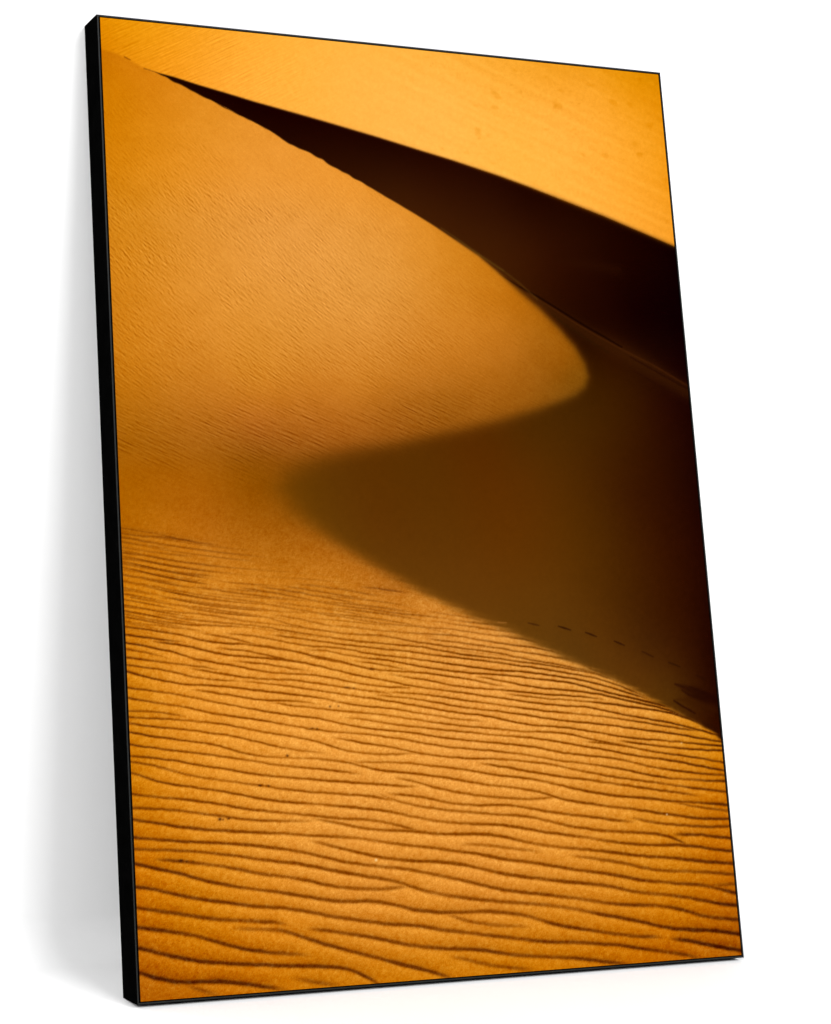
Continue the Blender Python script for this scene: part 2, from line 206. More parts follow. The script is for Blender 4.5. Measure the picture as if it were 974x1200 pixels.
[(285.5,320.4,0.75),(301.5,318.8,0.75),(321.0,316.9,0.75),(338.1,313.7,0.75),(360.2,310.4,0.75),(384.9,306.1,0.75),(409.9,304.0,0.75),(418.8,302.7,0.85),(436.6,300.1,0.95),(467.0,297.2,0.95),(495.1,294.3,0.95),(523.4,291.4,0.95),(549.3,289.0,0.95),(575.3,286.5,0.95),(598.8,282.8,0.95),(619.6,278.3,0.95),(646.1,274.2,0.97),(655.7,272.9,1.0),(676.9,269.2,1.0),(698.1,264.6,1.0),(722.2,260.1,1.0),(749.3,256.4,1.0),(776.5,252.6,1.0),(798.3,248.8,1.0),(820.2,244.1,1.0),(839.5,240.8,1.0),(857.4,237.3,1.0),(862.0,236.4,1.0)],
[(-2.0,263.9,1.0),(5.1,262.1,1.0),(16.3,259.3,1.0),(25.1,254.4,1.0),(38.5,250.3,1.0),(56.5,246.8,1.0),(79.2,243.4,1.0),(102.0,239.6,1.0),(125.0,236.1,1.0),(145.7,231.5,1.0),(166.6,227.5,1.0),(187.6,223.6,1.0),(198.3,222.1,1.0),(207.9,220.4,1.0),(231.6,218.3,1.0),(257.9,216.0,1.0),(284.3,213.0,1.0),(308.4,209.8,1.0),(332.7,207.4,1.0),(354.6,203.4,1.0),(371.6,199.2,1.0),(391.2,194.2,1.0),(409.8,191.3,1.0),(422.5,189.5,1.0),(447.5,186.4,1.0),(472.7,184.3,1.0),(498.2,183.0,1.0),(518.6,180.7,1.0),(536.4,176.8,1.0),(556.8,173.1,1.0),(582.5,168.4,1.0),(608.5,164.7,1.0),(633.5,160.9,0.97),(646.8,158.6,0.95),(670.5,154.3,0.95),(694.3,151.1,0.95),(721.1,147.7,0.95),(742.8,146.8,0.95),(767.4,146.2,0.95),(794.7,143.4,0.95),(816.6,140.2,0.95),(838.4,135.9,0.95),(856.5,134.7,0.95),(862.0,134.3,0.95)],
[(-2.0,238.4,1.0),(4.0,237.5,1.0),(21.9,234.9,1.0),(42.1,232.2,1.0),(64.8,230.1,1.0),(83.0,227.8,1.0),(101.2,224.7,1.0),(119.6,221.6,1.0),(137.9,217.4,1.0),(156.4,214.1,1.0),(177.4,211.2,1.0),(197.4,208.8,0.95),(209.5,207.5,0.9),(230.8,205.5,0.9),(252.1,202.1,0.9),(273.6,198.8,0.9),(292.9,197.4,0.9),(312.3,196.7,0.9),(331.7,193.8,0.9),(351.1,189.9,0.9),(368.1,185.4,0.9),(382.6,180.8,0.9),(402.6,174.5,0.9)],
[(-2.0,349.8,1.0),(4.1,348.8,1.0),(22.6,345.7,1.0),(43.0,342.2,1.0),(63.5,339.1,1.0),(81.8,336.3,1.0),(95.5,332.9,1.0),(111.5,328.8,1.0),(132.4,325.2,1.0),(158.1,322.1,1.0),(183.9,317.8,1.0),(204.0,314.3,0.95),(211.4,312.9,0.9),(227.9,309.4,0.9),(242.3,307.1,0.9),(261.4,304.3,0.9),(283.2,301.9,0.9),(305.1,300.0,0.9),(329.5,297.9,0.9),(354.0,294.1,0.9),(373.8,291.4,0.9),(396.0,286.6,0.9),(417.2,282.9,0.9),(430.0,280.9,0.9),(455.2,278.0,0.9),(480.6,275.6,0.9),(506.1,272.7,0.9),(531.8,269.8,0.9),(555.0,266.5,0.9),(578.3,262.5,0.9),(599.0,258.0,0.9),(625.4,255.4,0.9),(644.0,252.9,0.95),(656.2,251.0,1.0),(680.1,247.4,1.0),(701.4,243.8,1.0),(720.0,239.4,1.0),(741.4,234.7,1.0),(765.8,230.6,1.0),(790.5,228.7,1.0),(820.9,226.1,1.0),(856.7,223.8,1.0),(862.0,223.5,1.0)],
[(-2.0,159.9,1.0),(4.8,158.0,1.0),(20.2,153.6,1.0),(38.1,149.8,1.0),(55.9,146.2,1.0),(71.6,140.8,1.0),(87.3,136.0,1.0),(103.0,131.6,1.0),(123.5,127.2,1.0),(146.4,123.0,1.0),(169.5,119.4,1.0),(189.4,116.7,1.0),(205.8,113.3,1.0),(229.2,109.0,1.0),(250.3,104.3,1.0),(269.3,101.4,1.0),(288.4,100.2,1.0),(307.7,99.8,1.0),(327.1,98.8,1.0),(341.5,95.3,1.0),(355.9,90.6,1.0),(372.7,86.0,1.0),(393.8,82.6,1.0),(411.1,80.7,1.0),(428.5,78.9,1.0),(441.1,79.7,1.0),(461.2,79.6,1.0),(481.4,78.3,1.0),(504.0,75.6,1.0),(521.7,72.8,1.0),(539.4,69.0,1.0),(552.0,65.6,1.0),(564.4,60.2,1.0),(579.6,55.6,1.0),(600.1,51.9,1.0),(619.7,48.7,0.88),(632.9,46.9,0.75),(653.6,42.3,0.75),(674.5,38.9,0.75),(698.2,35.4,0.75),(722.3,33.5,0.75),(742.3,31.9,0.75)],
[(-2.0,209.3,1.1),(3.8,208.3,1.1),(18.2,205.9,1.1),(36.1,202.5,1.1),(56.4,199.1,1.1),(74.4,196.0,1.1),(94.9,193.3,1.1),(117.8,190.7,1.1),(140.9,188.8,1.1),(164.1,186.6,1.1),(187.6,185.2,1.1),(195.9,184.4,1.05),(207.9,183.3,1.0),(229.2,181.4,1.0),(250.6,179.0,1.0),(269.7,177.2,1.0),(289.0,176.2,1.0),(310.6,173.2,1.0),(329.9,169.4,1.0),(349.3,165.9,1.0),(371.3,162.8,1.0),(395.9,159.6,1.0),(407.2,158.1,1.0),(417.3,156.9,1.0),(437.2,153.3,1.0),(459.6,150.2,1.0),(479.7,146.7,1.0),(494.6,141.8,1.0),(514.8,138.8,1.0),(537.8,135.6,1.0),(563.4,131.6,1.0),(586.5,127.3,1.0),(607.0,122.7,1.0),(628.1,120.0,0.97),(642.7,118.1,0.95),(663.7,114.5,0.95),(684.6,109.8,0.95),(705.7,105.5,0.95),(729.7,101.9,0.95),(756.7,99.1,0.95),(783.8,96.0,0.95),(811.1,93.1,0.95),(821.9,90.3,0.95),(838.1,85.5,0.95),(855.7,81.3,0.95),(862.0,79.8,0.95)],
[(327.7,229.0,0.65),(343.7,222.1,0.65),(358.0,215.9,0.65),(380.0,211.3,0.65),(402.2,207.3,0.65),(411.0,205.5,0.75),(423.7,203.6,0.85),(448.7,200.6,0.85),(473.9,197.9,0.85),(499.3,194.8,0.85),(522.3,193.4,0.85),(542.9,191.6,0.85),(560.9,188.3,0.85),(578.7,183.7,0.85),(596.7,178.6,0.85),(617.4,174.5,0.85),(634.6,172.1,0.9),(645.3,170.2,0.95),(669.1,167.0,0.95),(698.5,165.2,0.95),(725.4,162.9,0.95),(749.7,160.2,0.95),(765.8,156.8,0.95),(781.4,148.4,0.95),(801.4,137.6,0.95)],
[(241.6,396.0,1.0),(257.6,393.1,1.0),(279.4,389.1,1.0),(301.3,386.1,1.0),(315.8,381.6,1.0),(330.4,377.7,1.0),(345.2,376.2,1.0),(370.1,374.7,1.0),(395.2,373.5,1.0),(415.3,371.4,1.0),(424.3,370.2,0.93),(437.1,368.4,0.85),(459.9,365.2,0.85),(480.3,362.7,0.85),(498.1,358.0,0.85),(521.2,354.3,0.85),(541.2,351.1,0.85)],
[(482.6,366.5,1.0),(498.6,364.2,1.0),(521.8,360.9,1.0),(544.9,356.1,1.0),(565.6,352.0,1.0),(589.2,349.3,1.0),(615.6,347.1,1.0),(642.2,344.3,1.0),(654.3,343.3,1.05),(679.4,339.2,1.1),(695.3,334.9,1.1),(714.0,331.1,1.1),(735.6,326.9,1.1),(757.2,322.8,1.1),(776.3,319.0,1.1),(789.6,313.7,1.1),(809.6,305.7,1.1)],
[(84.9,480.8,0.9),(100.9,479.1,0.9),(122.0,476.9,0.9),(138.4,474.4,0.9),(157.3,471.5,0.9),(181.1,469.4,0.9),(204.9,466.1,0.9),(213.5,465.3,0.75),(230.7,464.7,0.6),(250.0,462.5,0.6),(270.0,460.2,0.6)],
[(475.8,259.2,1.0),(491.8,256.9,1.0),(514.8,253.6,1.0),(535.3,250.1,1.0),(558.3,245.0,1.0),(584.3,241.6,1.0),(610.2,236.8,1.0),(641.9,232.8,0.9),(654.2,231.2,0.8),(678.0,227.1,0.8),(707.3,222.8,0.8),(734.1,218.3,0.8),(758.5,215.2,0.8),(780.3,211.8,0.8),(804.8,208.0,0.8),(824.8,204.9,0.8)],
[(269.1,297.0,1.0),(285.1,294.2,1.0),(302.0,291.2,1.0),(318.9,287.6,1.0),(338.4,284.5,1.0),(358.1,282.3,1.0),(375.3,278.6,1.0),(387.4,274.0,1.0),(407.4,271.7,1.0),(416.2,270.3,0.93),(429.0,268.5,0.85),(454.2,266.0,0.85),(479.6,263.7,0.85),(505.3,263.4,0.85),(531.1,261.1,0.85),(556.9,257.7,0.85),(582.9,255.2,0.85),(606.2,250.1,0.85),(624.4,245.6,0.85),(642.9,242.8,0.88),(655.0,240.0,0.9),(678.8,235.2,0.9),(708.2,231.4,0.9),(737.8,227.1,0.9),(770.3,222.2,0.9),(792.1,218.5,0.9),(816.9,215.4,0.9),(836.2,212.7,0.9),(855.6,210.3,0.9),(862.0,209.5,0.9)],
[(331.9,346.5,0.7),(347.9,345.1,0.7),(372.7,342.9,0.7),(397.6,339.6,0.7),(421.5,335.7,0.85),(436.8,333.4,1.0),(456.9,329.3,1.0),(482.3,325.5,1.0),(508.0,322.8,1.0),(533.7,319.6,1.0),(557.1,316.6,1.0),(580.4,312.4,1.0),(606.6,308.9,1.0),(635.7,305.5,1.0),(650.4,304.3,1.0),(659.4,303.3,1.0),(686.2,300.4,1.0),(713.1,296.4,1.0),(737.4,292.9,1.0),(761.9,290.0,1.0),(786.6,286.7,1.0),(808.5,283.1,1.0),(827.8,279.2,1.0),(850.0,275.9,1.0),(862.0,274.1,1.0)],
[(192.3,422.2,0.9),(208.3,420.2,0.9),(230.1,417.5,0.9),(259.0,413.4,0.9),(288.1,409.4,0.9),(317.6,406.5,0.9),(342.2,403.4,0.9),(372.1,400.5,0.9),(409.7,396.8,0.9),(427.4,393.3,0.93),(441.6,391.8,0.95),(464.6,389.7,0.95),(490.2,387.2,0.95),(518.5,382.6,0.95),(544.4,379.8,0.95),(570.5,376.7,0.95),(596.8,373.0,0.95),(625.7,368.1,0.95),(649.6,364.3,0.95),(656.3,363.3,0.97),(668.0,361.2,1.0),(691.8,354.5,1.0),(715.6,345.8,1.0),(728.8,341.0,1.0),(748.8,333.7,1.0)],
[(351.3,372.6,1.0),(367.3,370.0,1.0),(389.6,366.4,1.0),(409.7,363.9,1.0),(423.5,361.0,0.97),(433.8,359.1,0.95),(453.9,354.9,0.95),(476.9,352.3,0.95),(505.2,350.2,0.95),(531.1,348.0,0.95),(557.1,345.3,0.95),(583.2,342.1,0.95),(609.7,340.5,0.95),(638.9,338.2,0.95),(653.7,337.1,0.82),(668.0,334.8,0.7),(688.0,331.6,0.7)],
[(342.7,226.9,0.95),(358.7,225.0,0.95),(378.4,222.6,0.95),(398.2,219.7,0.95),(411.9,216.6,0.95),(422.0,214.3,0.95),(441.9,210.0,0.95),(467.1,207.3,0.95),(492.6,206.4,0.95),(513.2,206.3,0.95),(533.7,204.2,0.95),(551.6,200.9,0.95),(569.5,197.0,0.95),(590.2,193.4,0.95),(613.6,189.9,0.95),(636.1,187.5,0.97),(646.9,185.8,1.0),(668.0,182.2,1.0),(694.6,178.9,1.0),(714.6,176.4,1.0)],
[(-2.0,64.0,1.1),(3.7,62.8,1.1),(20.2,59.4,1.1),(35.6,54.5,1.1),(51.1,50.1,1.1),(66.6,46.3,1.1),(80.0,43.3,1.1),(95.8,40.8,1.1),(118.5,38.6,1.1),(141.3,36.6,1.1),(164.3,34.5,1.1),(181.8,31.7,1.0),(195.9,31.1,0.9),(219.3,29.7,0.9),(240.4,27.7,0.9),(259.3,26.5,0.9),(275.8,23.5,0.9),(289.9,19.1,0.9),(301.5,13.3,0.9),(313.0,5.9,0.9),(333.0,-7.0,0.9)],
[(-2.0,188.7,1.0),(3.9,187.9,1.0),(21.8,185.5,1.0),(42.0,183.2,1.0),(62.3,181.0,1.0),(82.7,179.1,1.0),(103.3,177.6,1.0),(126.3,176.0,1.0),(149.4,173.5,1.0),(172.5,170.1,1.0),(194.8,166.9,0.95),(206.7,164.5,0.9),(227.9,160.9,0.9),(246.7,156.3,0.9),(263.1,151.0,0.9),(284.4,146.3,0.9),(306.0,142.8,0.9),(327.7,139.8,0.9),(347.1,137.2,0.9),(364.3,136.4,0.9),(381.3,132.0,0.9),(401.0,126.9,0.95),(417.1,123.8,1.0),(439.3,119.0,1.0),(459.1,114.4,1.0),(476.4,109.3,1.0),(496.4,104.5,1.0),(516.5,100.5,1.0),(539.4,97.7,1.0),(565.0,94.2,1.0),(590.7,90.3,1.0),(614.0,86.8,1.0),(623.3,84.7,0.95),(639.0,81.7,0.9),(662.6,77.8,0.9),(689.0,74.9,0.9),(715.7,72.9,0.9),(739.9,71.1,0.9),(758.7,67.9,0.9),(774.6,63.6,0.9),(790.5,57.9,0.9),(806.5,53.1,0.9),(828.3,50.4,0.9),(855.9,47.7,0.9),(862.0,47.1,0.9)],
[(141.3,390.3,0.8),(157.3,389.1,0.8),(180.9,387.3,0.8),(199.9,384.3,0.8),(208.3,382.8,0.85),(218.1,380.9,0.9),(237.2,378.5,0.9),(257.2,376.0,0.9)],
[(354.0,246.2,0.9),(370.0,243.0,0.9),(389.7,239.1,0.9),(404.3,233.8,0.9),(413.1,231.5,0.88),(423.2,229.2,0.85),(443.1,224.7,0.85),(463.1,221.0,0.85),(488.4,217.7,0.85),(513.9,214.9,0.85),(539.6,212.2,0.85),(565.6,210.8,0.85),(586.8,213.1,0.85),(606.8,215.3,0.85)],
[(147.0,367.0,0.7),(163.0,365.3,0.7),(186.6,362.8,0.7),(206.9,360.2,0.8),(221.5,358.6,0.9),(245.4,355.0,0.9),(269.5,351.3,0.9),(293.7,347.7,0.9),(313.1,344.1,0.9),(337.7,341.5,0.9),(357.4,338.9,0.9),(377.1,334.7,0.9),(399.5,331.0,0.9),(420.8,327.6,0.95),(436.1,325.0,1.0),(456.3,321.3,1.0),(481.7,318.6,1.0),(507.3,315.6,1.0),(522.6,311.9,1.0),(540.4,307.1,1.0),(563.7,303.5,1.0),(590.0,301.5,1.0),(616.3,299.4,1.0),(640.1,295.9,1.0),(649.4,294.1,1.05),(677.0,289.5,1.1),(701.0,285.5,1.1),(725.3,282.2,1.1),(755.3,279.6,1.1),(782.8,277.7,1.1),(804.8,274.9,1.1),(826.9,272.0,1.1),(856.3,269.4,1.1),(862.0,268.9,1.1)],
[(-2.0,380.8,1.1),(4.8,379.3,1.1),(17.2,376.6,1.1),(30.7,372.7,1.1),(44.3,369.0,1.1),(62.5,365.6,1.1),(80.8,363.2,1.1),(99.4,361.8,1.1),(122.7,360.8,1.1),(146.0,358.3,1.1),(169.5,355.3,1.1),(193.1,352.4,1.1),(206.3,351.0,1.0),(218.5,349.6,0.9),(240.1,347.2,0.9),(261.7,344.1,0.9),(278.5,340.1,0.9),(297.8,335.9,0.9),(322.2,332.6,0.9),(346.8,330.2,0.9),(371.5,327.3,0.9),(396.3,323.1,0.9),(420.1,319.1,0.73),(435.5,316.8,0.55),(460.7,312.9,0.55),(483.6,310.7,0.55),(503.6,308.8,0.55)],
[(-2.0,175.2,0.85),(5.5,174.4,0.85),(25.6,172.3,0.85),(48.2,171.5,0.85),(68.5,169.6,0.85),(88.9,167.3,0.85),(111.8,164.7,0.85),(132.4,161.7,0.85),(153.1,158.1,0.85),(173.9,154.1,0.85),(193.8,151.1,0.93),(203.5,150.1,1.0),(222.3,147.8,1.0),(238.7,144.0,1.0),(257.5,139.6,1.0),(276.4,135.6,1.0),(297.9,131.4,1.0),(317.0,127.2,1.0),(338.8,124.3,1.0),(358.1,119.6,1.0),(374.8,112.5,1.0),(391.7,107.1,1.0),(399.3,105.7,0.93),(412.9,102.1,0.85),(432.6,98.3,0.85),(454.9,95.1,0.85),(477.4,91.4,0.85),(500.1,88.7,0.85),(522.9,86.2,0.85),(543.3,84.1,0.85),(569.0,81.2,0.85),(594.7,76.7,0.85),(615.2,72.4,0.85),(621.9,71.5,0.98),(629.9,69.5,1.1),(648.0,65.3,1.1),(671.4,60.6,1.1),(692.4,56.4,1.1),(710.8,51.9,1.1),(729.2,47.2,1.1),(747.7,42.9,1.1),(769.2,39.9,1.1),(793.8,38.5,1.1),(815.6,36.2,1.1),(834.7,33.6,1.1),(855.2,29.7,1.1),(862.0,28.4,1.1)],
[(438.8,398.0,0.95),(454.8,396.0,0.95),(490.6,391.6,0.95),(518.9,388.1,0.95),(544.9,384.9,0.95),(571.0,381.6,0.95),(597.3,378.6,0.95),(626.3,373.7,0.95),(656.9,369.1,0.97),(671.2,366.1,1.0),(694.9,358.1,1.0),(714.9,351.3,1.0)],
[(12.2,467.8,0.9),(28.2,465.2,0.9),(48.8,461.8,0.9),(69.5,457.7,0.9),(90.4,456.5,0.9),(109.0,454.1,0.9),(134.8,451.0,0.9),(158.3,447.1,0.9),(182.0,444.8,0.9),(203.4,441.5,0.9),(211.7,437.0,0.93),(233.4,431.4,0.95),(252.7,428.0,0.95),(272.0,425.1,0.95),(294.0,422.3,0.95),(316.1,420.4,0.95),(348.4,419.6,0.95),(368.3,417.3,0.95),(385.6,412.7,0.95),(410.7,409.6,0.95),(429.7,407.1,0.93),(447.8,404.5,0.9),(475.8,400.8,0.9),(501.6,398.3,0.9),(527.3,393.6,0.9),(553.2,389.9,0.9),(568.6,384.8,0.9),(592.3,382.7,0.9),(618.6,377.9,0.9),(645.0,373.0,0.9),(669.9,367.0,0.9),(689.9,362.2,0.9)],
[(23.3,271.2,0.8),(39.3,267.1,0.8),(57.3,262.5,0.8),(75.3,257.4,0.8),(91.3,254.2,0.8),(111.9,250.9,0.8),(130.4,248.2,0.8),(153.5,244.6,0.8),(172.2,241.7,0.8),(190.9,239.2,0.8),(199.2,237.1,0.85),(211.2,234.7,0.9),(234.9,232.3,0.9),(261.2,229.9,0.9),(285.3,227.6,0.9),(309.5,225.4,0.9),(331.4,223.2,0.9),(345.9,219.5,0.9),(365.9,214.4,0.9)],
[(151.2,480.3,0.9),(167.2,477.9,0.9),(186.2,475.1,0.9),(213.9,471.1,0.93),(230.9,468.3,0.95),(255.0,463.5,0.95),(271.9,460.2,0.95),(291.4,456.9,0.95),(313.5,454.2,0.95),(335.8,452.3,0.95),(360.7,448.9,0.95),(385.6,445.5,0.95),(413.4,443.1,0.95),(432.5,441.5,0.72),(445.5,439.7,0.5),(471.0,435.5,0.5),(504.6,432.6,0.5),(533.1,429.1,0.5),(553.1,426.6,0.5)],
[(-2.0,132.5,1.0),(4.7,131.6,1.0),(23.6,129.0,1.0),(41.3,124.2,1.0),(61.4,119.1,1.0),(81.5,114.1,1.0),(106.5,110.4,1.0),(131.5,105.5,1.0),(159.0,101.2,1.0),(186.0,98.4,1.0),(200.1,97.0,1.0),(223.4,93.1,1.0),(242.1,88.4,1.0),(260.9,83.9,1.0),(279.8,80.8,1.0),(296.5,78.9,1.0),(310.8,75.4,1.0),(325.1,72.1,1.0),(344.5,70.4,1.0),(366.4,68.6,1.0),(385.9,65.6,1.0),(392.3,64.3,0.95),(409.4,60.2,0.9),(429.2,57.4,0.9),(449.0,54.8,0.9),(471.3,50.8,0.9),(496.4,46.8,0.9),(521.6,43.3,0.9),(544.3,39.2,0.9),(564.7,36.3,0.9),(585.3,34.7,0.9),(608.8,34.3,0.9),(618.1,32.5,0.85),(631.2,30.7,0.8),(654.9,28.9,0.8),(675.9,26.2,0.8),(694.1,21.9,0.8),(715.2,18.2,0.8),(736.5,14.8,0.8),(757.8,11.5,0.8),(779.1,6.3,0.8),(799.1,1.4,0.8)],
[(27.5,450.4,0.9),(43.5,447.8,0.9),(64.1,444.5,0.9),(84.9,441.2,0.9),(108.1,438.5,0.9),(131.6,436.2,0.9),(155.1,434.4,0.9),(181.2,432.1,0.9),(205.0,428.7,0.9),(211.1,427.0,0.9),(225.7,425.1,0.9),(249.8,421.6,0.9),(274.0,418.2,0.9),(298.4,414.7,0.9),(322.9,411.9,0.9),(347.7,409.9,0.9),(372.6,407.0,0.9),(397.7,405.6,0.9),(417.9,403.7,0.9),(429.2,400.5,0.9),(444.7,397.9,0.9),(462.5,395.5,0.9),(482.5,392.8,0.9)],
[(120.7,78.1,0.55),(136.7,76.7,0.55),(157.5,74.9,0.55),(176.0,74.1,0.55),(184.4,73.1,0.73),(193.8,72.1,0.9),(207.6,67.6,0.9),(221.4,61.8,0.9),(237.6,56.2,0.9),(253.8,50.8,0.9),(272.6,45.6,0.9),(291.4,40.4,0.9),(310.3,35.5,0.9),(329.3,29.9,0.9),(348.3,24.0,0.9),(367.5,18.7,0.9),(388.3,14.0,0.9),(395.5,10.8,0.9),(407.6,7.0,0.9),(414.8,4.5,0.9),(434.8,-2.4,0.9)],
[(352.2,349.8,0.75),(368.2,348.8,0.75),(393.2,347.3,0.75),(413.2,344.3,0.75),(422.1,343.7,0.88),(437.5,341.7,1.0),(462.8,337.5,1.0),(488.2,334.1,1.0),(511.3,331.0,1.0),(537.1,327.6,1.0),(563.0,323.8,1.0),(589.1,320.5,1.0),(612.9,318.7,1.0),(634.0,315.6,1.0),(651.4,314.3,0.88),(679.3,311.7,0.75),(695.3,308.7,0.75),(719.5,305.2,0.75),(741.1,301.8,0.75),(762.8,298.1,0.75),(787.5,294.5,0.75),(812.3,291.2,0.75),(832.3,288.5,0.75)],
[(83.0,357.1,0.9),(99.0,355.6,0.9),(117.6,353.8,0.9),(136.1,349.7,0.9),(157.1,346.1,0.9),(178.3,343.0,0.9),(197.3,341.8,0.9),(205.7,340.9,0.75),(215.6,341.8,0.6),(232.4,340.8,0.6),(251.5,337.5,0.6),(271.5,334.0,0.6)],
[(315.4,392.3,1.0),(331.4,391.0,1.0),(341.3,390.2,1.0),(361.2,388.9,1.0),(380.9,384.3,1.0),(400.8,380.3,1.0),(424.8,377.2,1.0),(437.7,375.4,1.0),(463.1,372.2,1.0),(488.7,369.6,1.0),(514.6,368.3,1.0),(535.4,367.3,1.0),(556.1,363.6,1.0),(579.7,361.0,1.0),(606.1,359.0,1.0),(635.1,354.5,1.0),(655.0,349.7,1.05),(663.8,346.7,1.1),(690.4,341.1,1.1),(714.6,336.3,1.1),(736.0,331.2,1.1),(757.6,326.2,1.1),(771.2,323.2,1.1),(791.2,318.8,1.1)],
[(129.0,423.6,0.8),(145.0,422.8,0.8),(168.7,421.6,0.8),(182.9,419.3,0.8),(197.0,416.0,0.8),(210.3,413.7,0.85),(224.8,411.2,0.9),(244.0,407.8,0.9),(263.4,405.4,0.9),(290.3,405.1,0.9),(304.9,402.8,0.9),(322.0,398.9,0.9),(341.7,395.4,0.9),(369.0,393.4,0.9),(396.5,389.7,0.9),(426.8,385.6,0.95),(441.0,383.7,1.0),(466.3,380.0,1.0),(491.9,376.8,1.0),(515.0,373.6,1.0),(538.5,372.1,1.0),(562.1,371.3,1.0),(585.6,367.6,1.0),(611.9,364.3,1.0),(641.1,360.0,1.0),(655.7,357.0,1.0),(667.3,354.5,1.0),(693.8,347.3,1.0),(715.1,341.3,1.0),(733.8,336.4,1.0),(753.8,331.2,1.0)],
[(147.2,410.6,0.9),(163.2,409.6,0.9),(189.4,408.0,0.9),(209.7,405.1,0.95),(221.8,402.1,1.0),(238.6,398.9,1.0),(255.4,395.9,1.0),(269.7,391.4,1.0),(286.7,389.1,1.0),(303.7,385.6,1.0),(318.2,381.1,1.0),(335.3,377.0,1.0),(355.3,372.2,1.0)],
[(271.2,431.5,0.7),(287.2,431.0,0.7),(314.3,430.1,0.7),(338.9,426.2,0.7),(368.8,423.8,0.7),(399.0,421.3,0.7),(430.7,419.4,0.85),(443.9,419.4,1.0),(461.8,417.9,1.0),(482.1,414.0,1.0),(505.2,410.4,1.0),(531.1,406.8,1.0),(557.1,403.2,1.0),(578.2,401.9,1.0),(604.3,396.0,1.0),(624.3,391.5,1.0)],
[(-2.0,487.4,0.8),(4.0,486.6,0.8),(26.8,483.4,0.8),(49.7,479.2,0.8),(75.0,474.9,0.8),(98.1,470.6,0.8),(123.9,468.0,0.8),(149.8,465.2,0.8),(173.4,461.9,0.8),(197.2,458.6,0.8),(212.9,455.4,0.85),(229.9,452.9,0.9),(256.5,448.9,0.9),(280.7,444.0,0.9),(300.3,442.8,0.9),(320.0,439.8,0.9),(339.6,435.6,0.9),(362.0,433.2,0.9),(387.1,431.3,0.9),(412.3,428.9,0.9),(431.3,426.8,0.8),(444.6,427.6,0.7),(470.0,423.6,0.7),(495.7,420.5,0.7),(521.5,416.9,0.7),(547.6,414.5,0.7),(573.6,409.7,0.7),(593.6,406.0,0.7)],
[(118.5,406.5,0.8),(134.5,405.1,0.8),(155.7,403.2,0.8),(176.9,400.4,0.8),(203.6,393.9,0.95),(221.0,389.3,1.1),(242.6,386.5,1.1),(261.9,383.4,1.1),(278.7,378.9,1.1),(295.6,374.4,1.1),(315.0,370.8,1.1),(334.6,367.3,1.1),(354.3,363.7,1.1),(369.0,360.3,1.1),(388.9,356.7,1.1),(408.8,353.1,1.1),(422.8,351.4,1.05),(435.6,350.0,1.0),(461.0,347.1,1.0),(489.0,342.8,1.0),(514.6,339.5,1.0),(537.8,336.0,1.0),(563.8,332.1,1.0),(592.6,329.1,1.0),(619.0,326.5,1.0),(640.4,325.9,1.0),(652.5,324.7,0.95),(682.7,318.4,0.9),(706.7,313.3,0.9),(730.9,309.4,0.9),(758.0,305.0,0.9),(785.3,300.2,0.9),(807.1,294.7,0.9),(829.0,289.7,0.9),(842.7,286.3,0.9),(862.0,281.5,0.9)],
]
SHADE_UPPER_EDGE = [
(62.5,1134.7,0.9),(80.9,1130.1,0.9),(102.2,1126.9,1.0),(138.7,1118.8,1.1),(175.3,1111.7,1.3),(218.8,1102.8,1.4),(273.9,1092.9,1.7),(315.4,1085.3,1.7),(395.9,1069.6,1.8),
(461.3,1055.8,1.9),(507.8,1046.3,2.0),(579.6,1029.6,2.6),(627.0,1017.2,3.1),(681.6,1001.6,3.5),(743.6,984.0,3.9),(806.8,963.8,3.9),(858.3,947.2,3.9),
]
SHADE_RIGHT_EDGE = [
(878.6,948.3,0.5),(882.7,697.2,0.5),(877.4,352.3,0.5),(876.8,277.5,0.5),
]
SHADE_LOWER_EDGE = [
(857.5,278.0,1.7),(843.0,289.5,2.2),(819.0,301.7,2.2),(771.1,323.7,3.5),(744.9,336.2,4.0),(705.8,354.2,4.4),(681.6,364.5,4.6),(645.9,377.5,5.0),(606.9,394.0,5.3),
(568.3,410.7,5.5),(542.9,421.2,6.1),(522.4,429.6,6.4),(492.8,439.6,6.6),(452.6,457.0,7.2),(415.1,473.3,7.7),(375.2,492.7,8.8),(333.2,514.5,9.9),(293.4,536.3,12.1),
(258.1,558.4,16.5),(235.9,576.3,24.2),(220.8,601.6,27.5),(232.9,623.2,24.2),(254.1,634.4,20.9),(285.5,643.7,16.5),(333.3,653.4,14.3),(397.4,663.1,12.1),
(437.1,671.2,11.0),(497.0,683.8,11.0),(556.6,697.8,11.0),(578.2,704.0,9.9),(612.1,712.9,8.8),(647.9,724.3,7.7),(673.1,733.7,7.2),(689.2,745.2,6.6),(696.0,759.3,6.6),
(692.4,777.8,6.6),(678.3,800.5,6.6),(656.2,824.0,6.6),(627.6,849.6,6.1),(595.0,873.6,5.0),(571.3,892.2,3.3),(537.8,917.1,2.2),(505.1,935.6,1.7),(472.7,953.9,1.3),
(441.5,969.9,1.1),(399.4,990.3,1.0),(364.9,1007.0,0.9),(327.0,1024.3,0.9),(296.2,1038.9,0.9),(265.0,1050.9,0.9),(254.1,1055.7,0.9),(235.8,1066.3,0.9),(211.1,1076.9,0.8),
(193.2,1083.5,0.8),(177.7,1090.8,0.8),(156.4,1098.7,0.8),(137.5,1106.2,0.8),(114.0,1116.6,0.8),(92.9,1125.0,0.7),(75.4,1131.4,0.7),
]
CREST = [
(-17.2,1158.9),(5.9,1153.8),(24.4,1150.4),(37.1,1146.0),(62.5,1134.7),
]
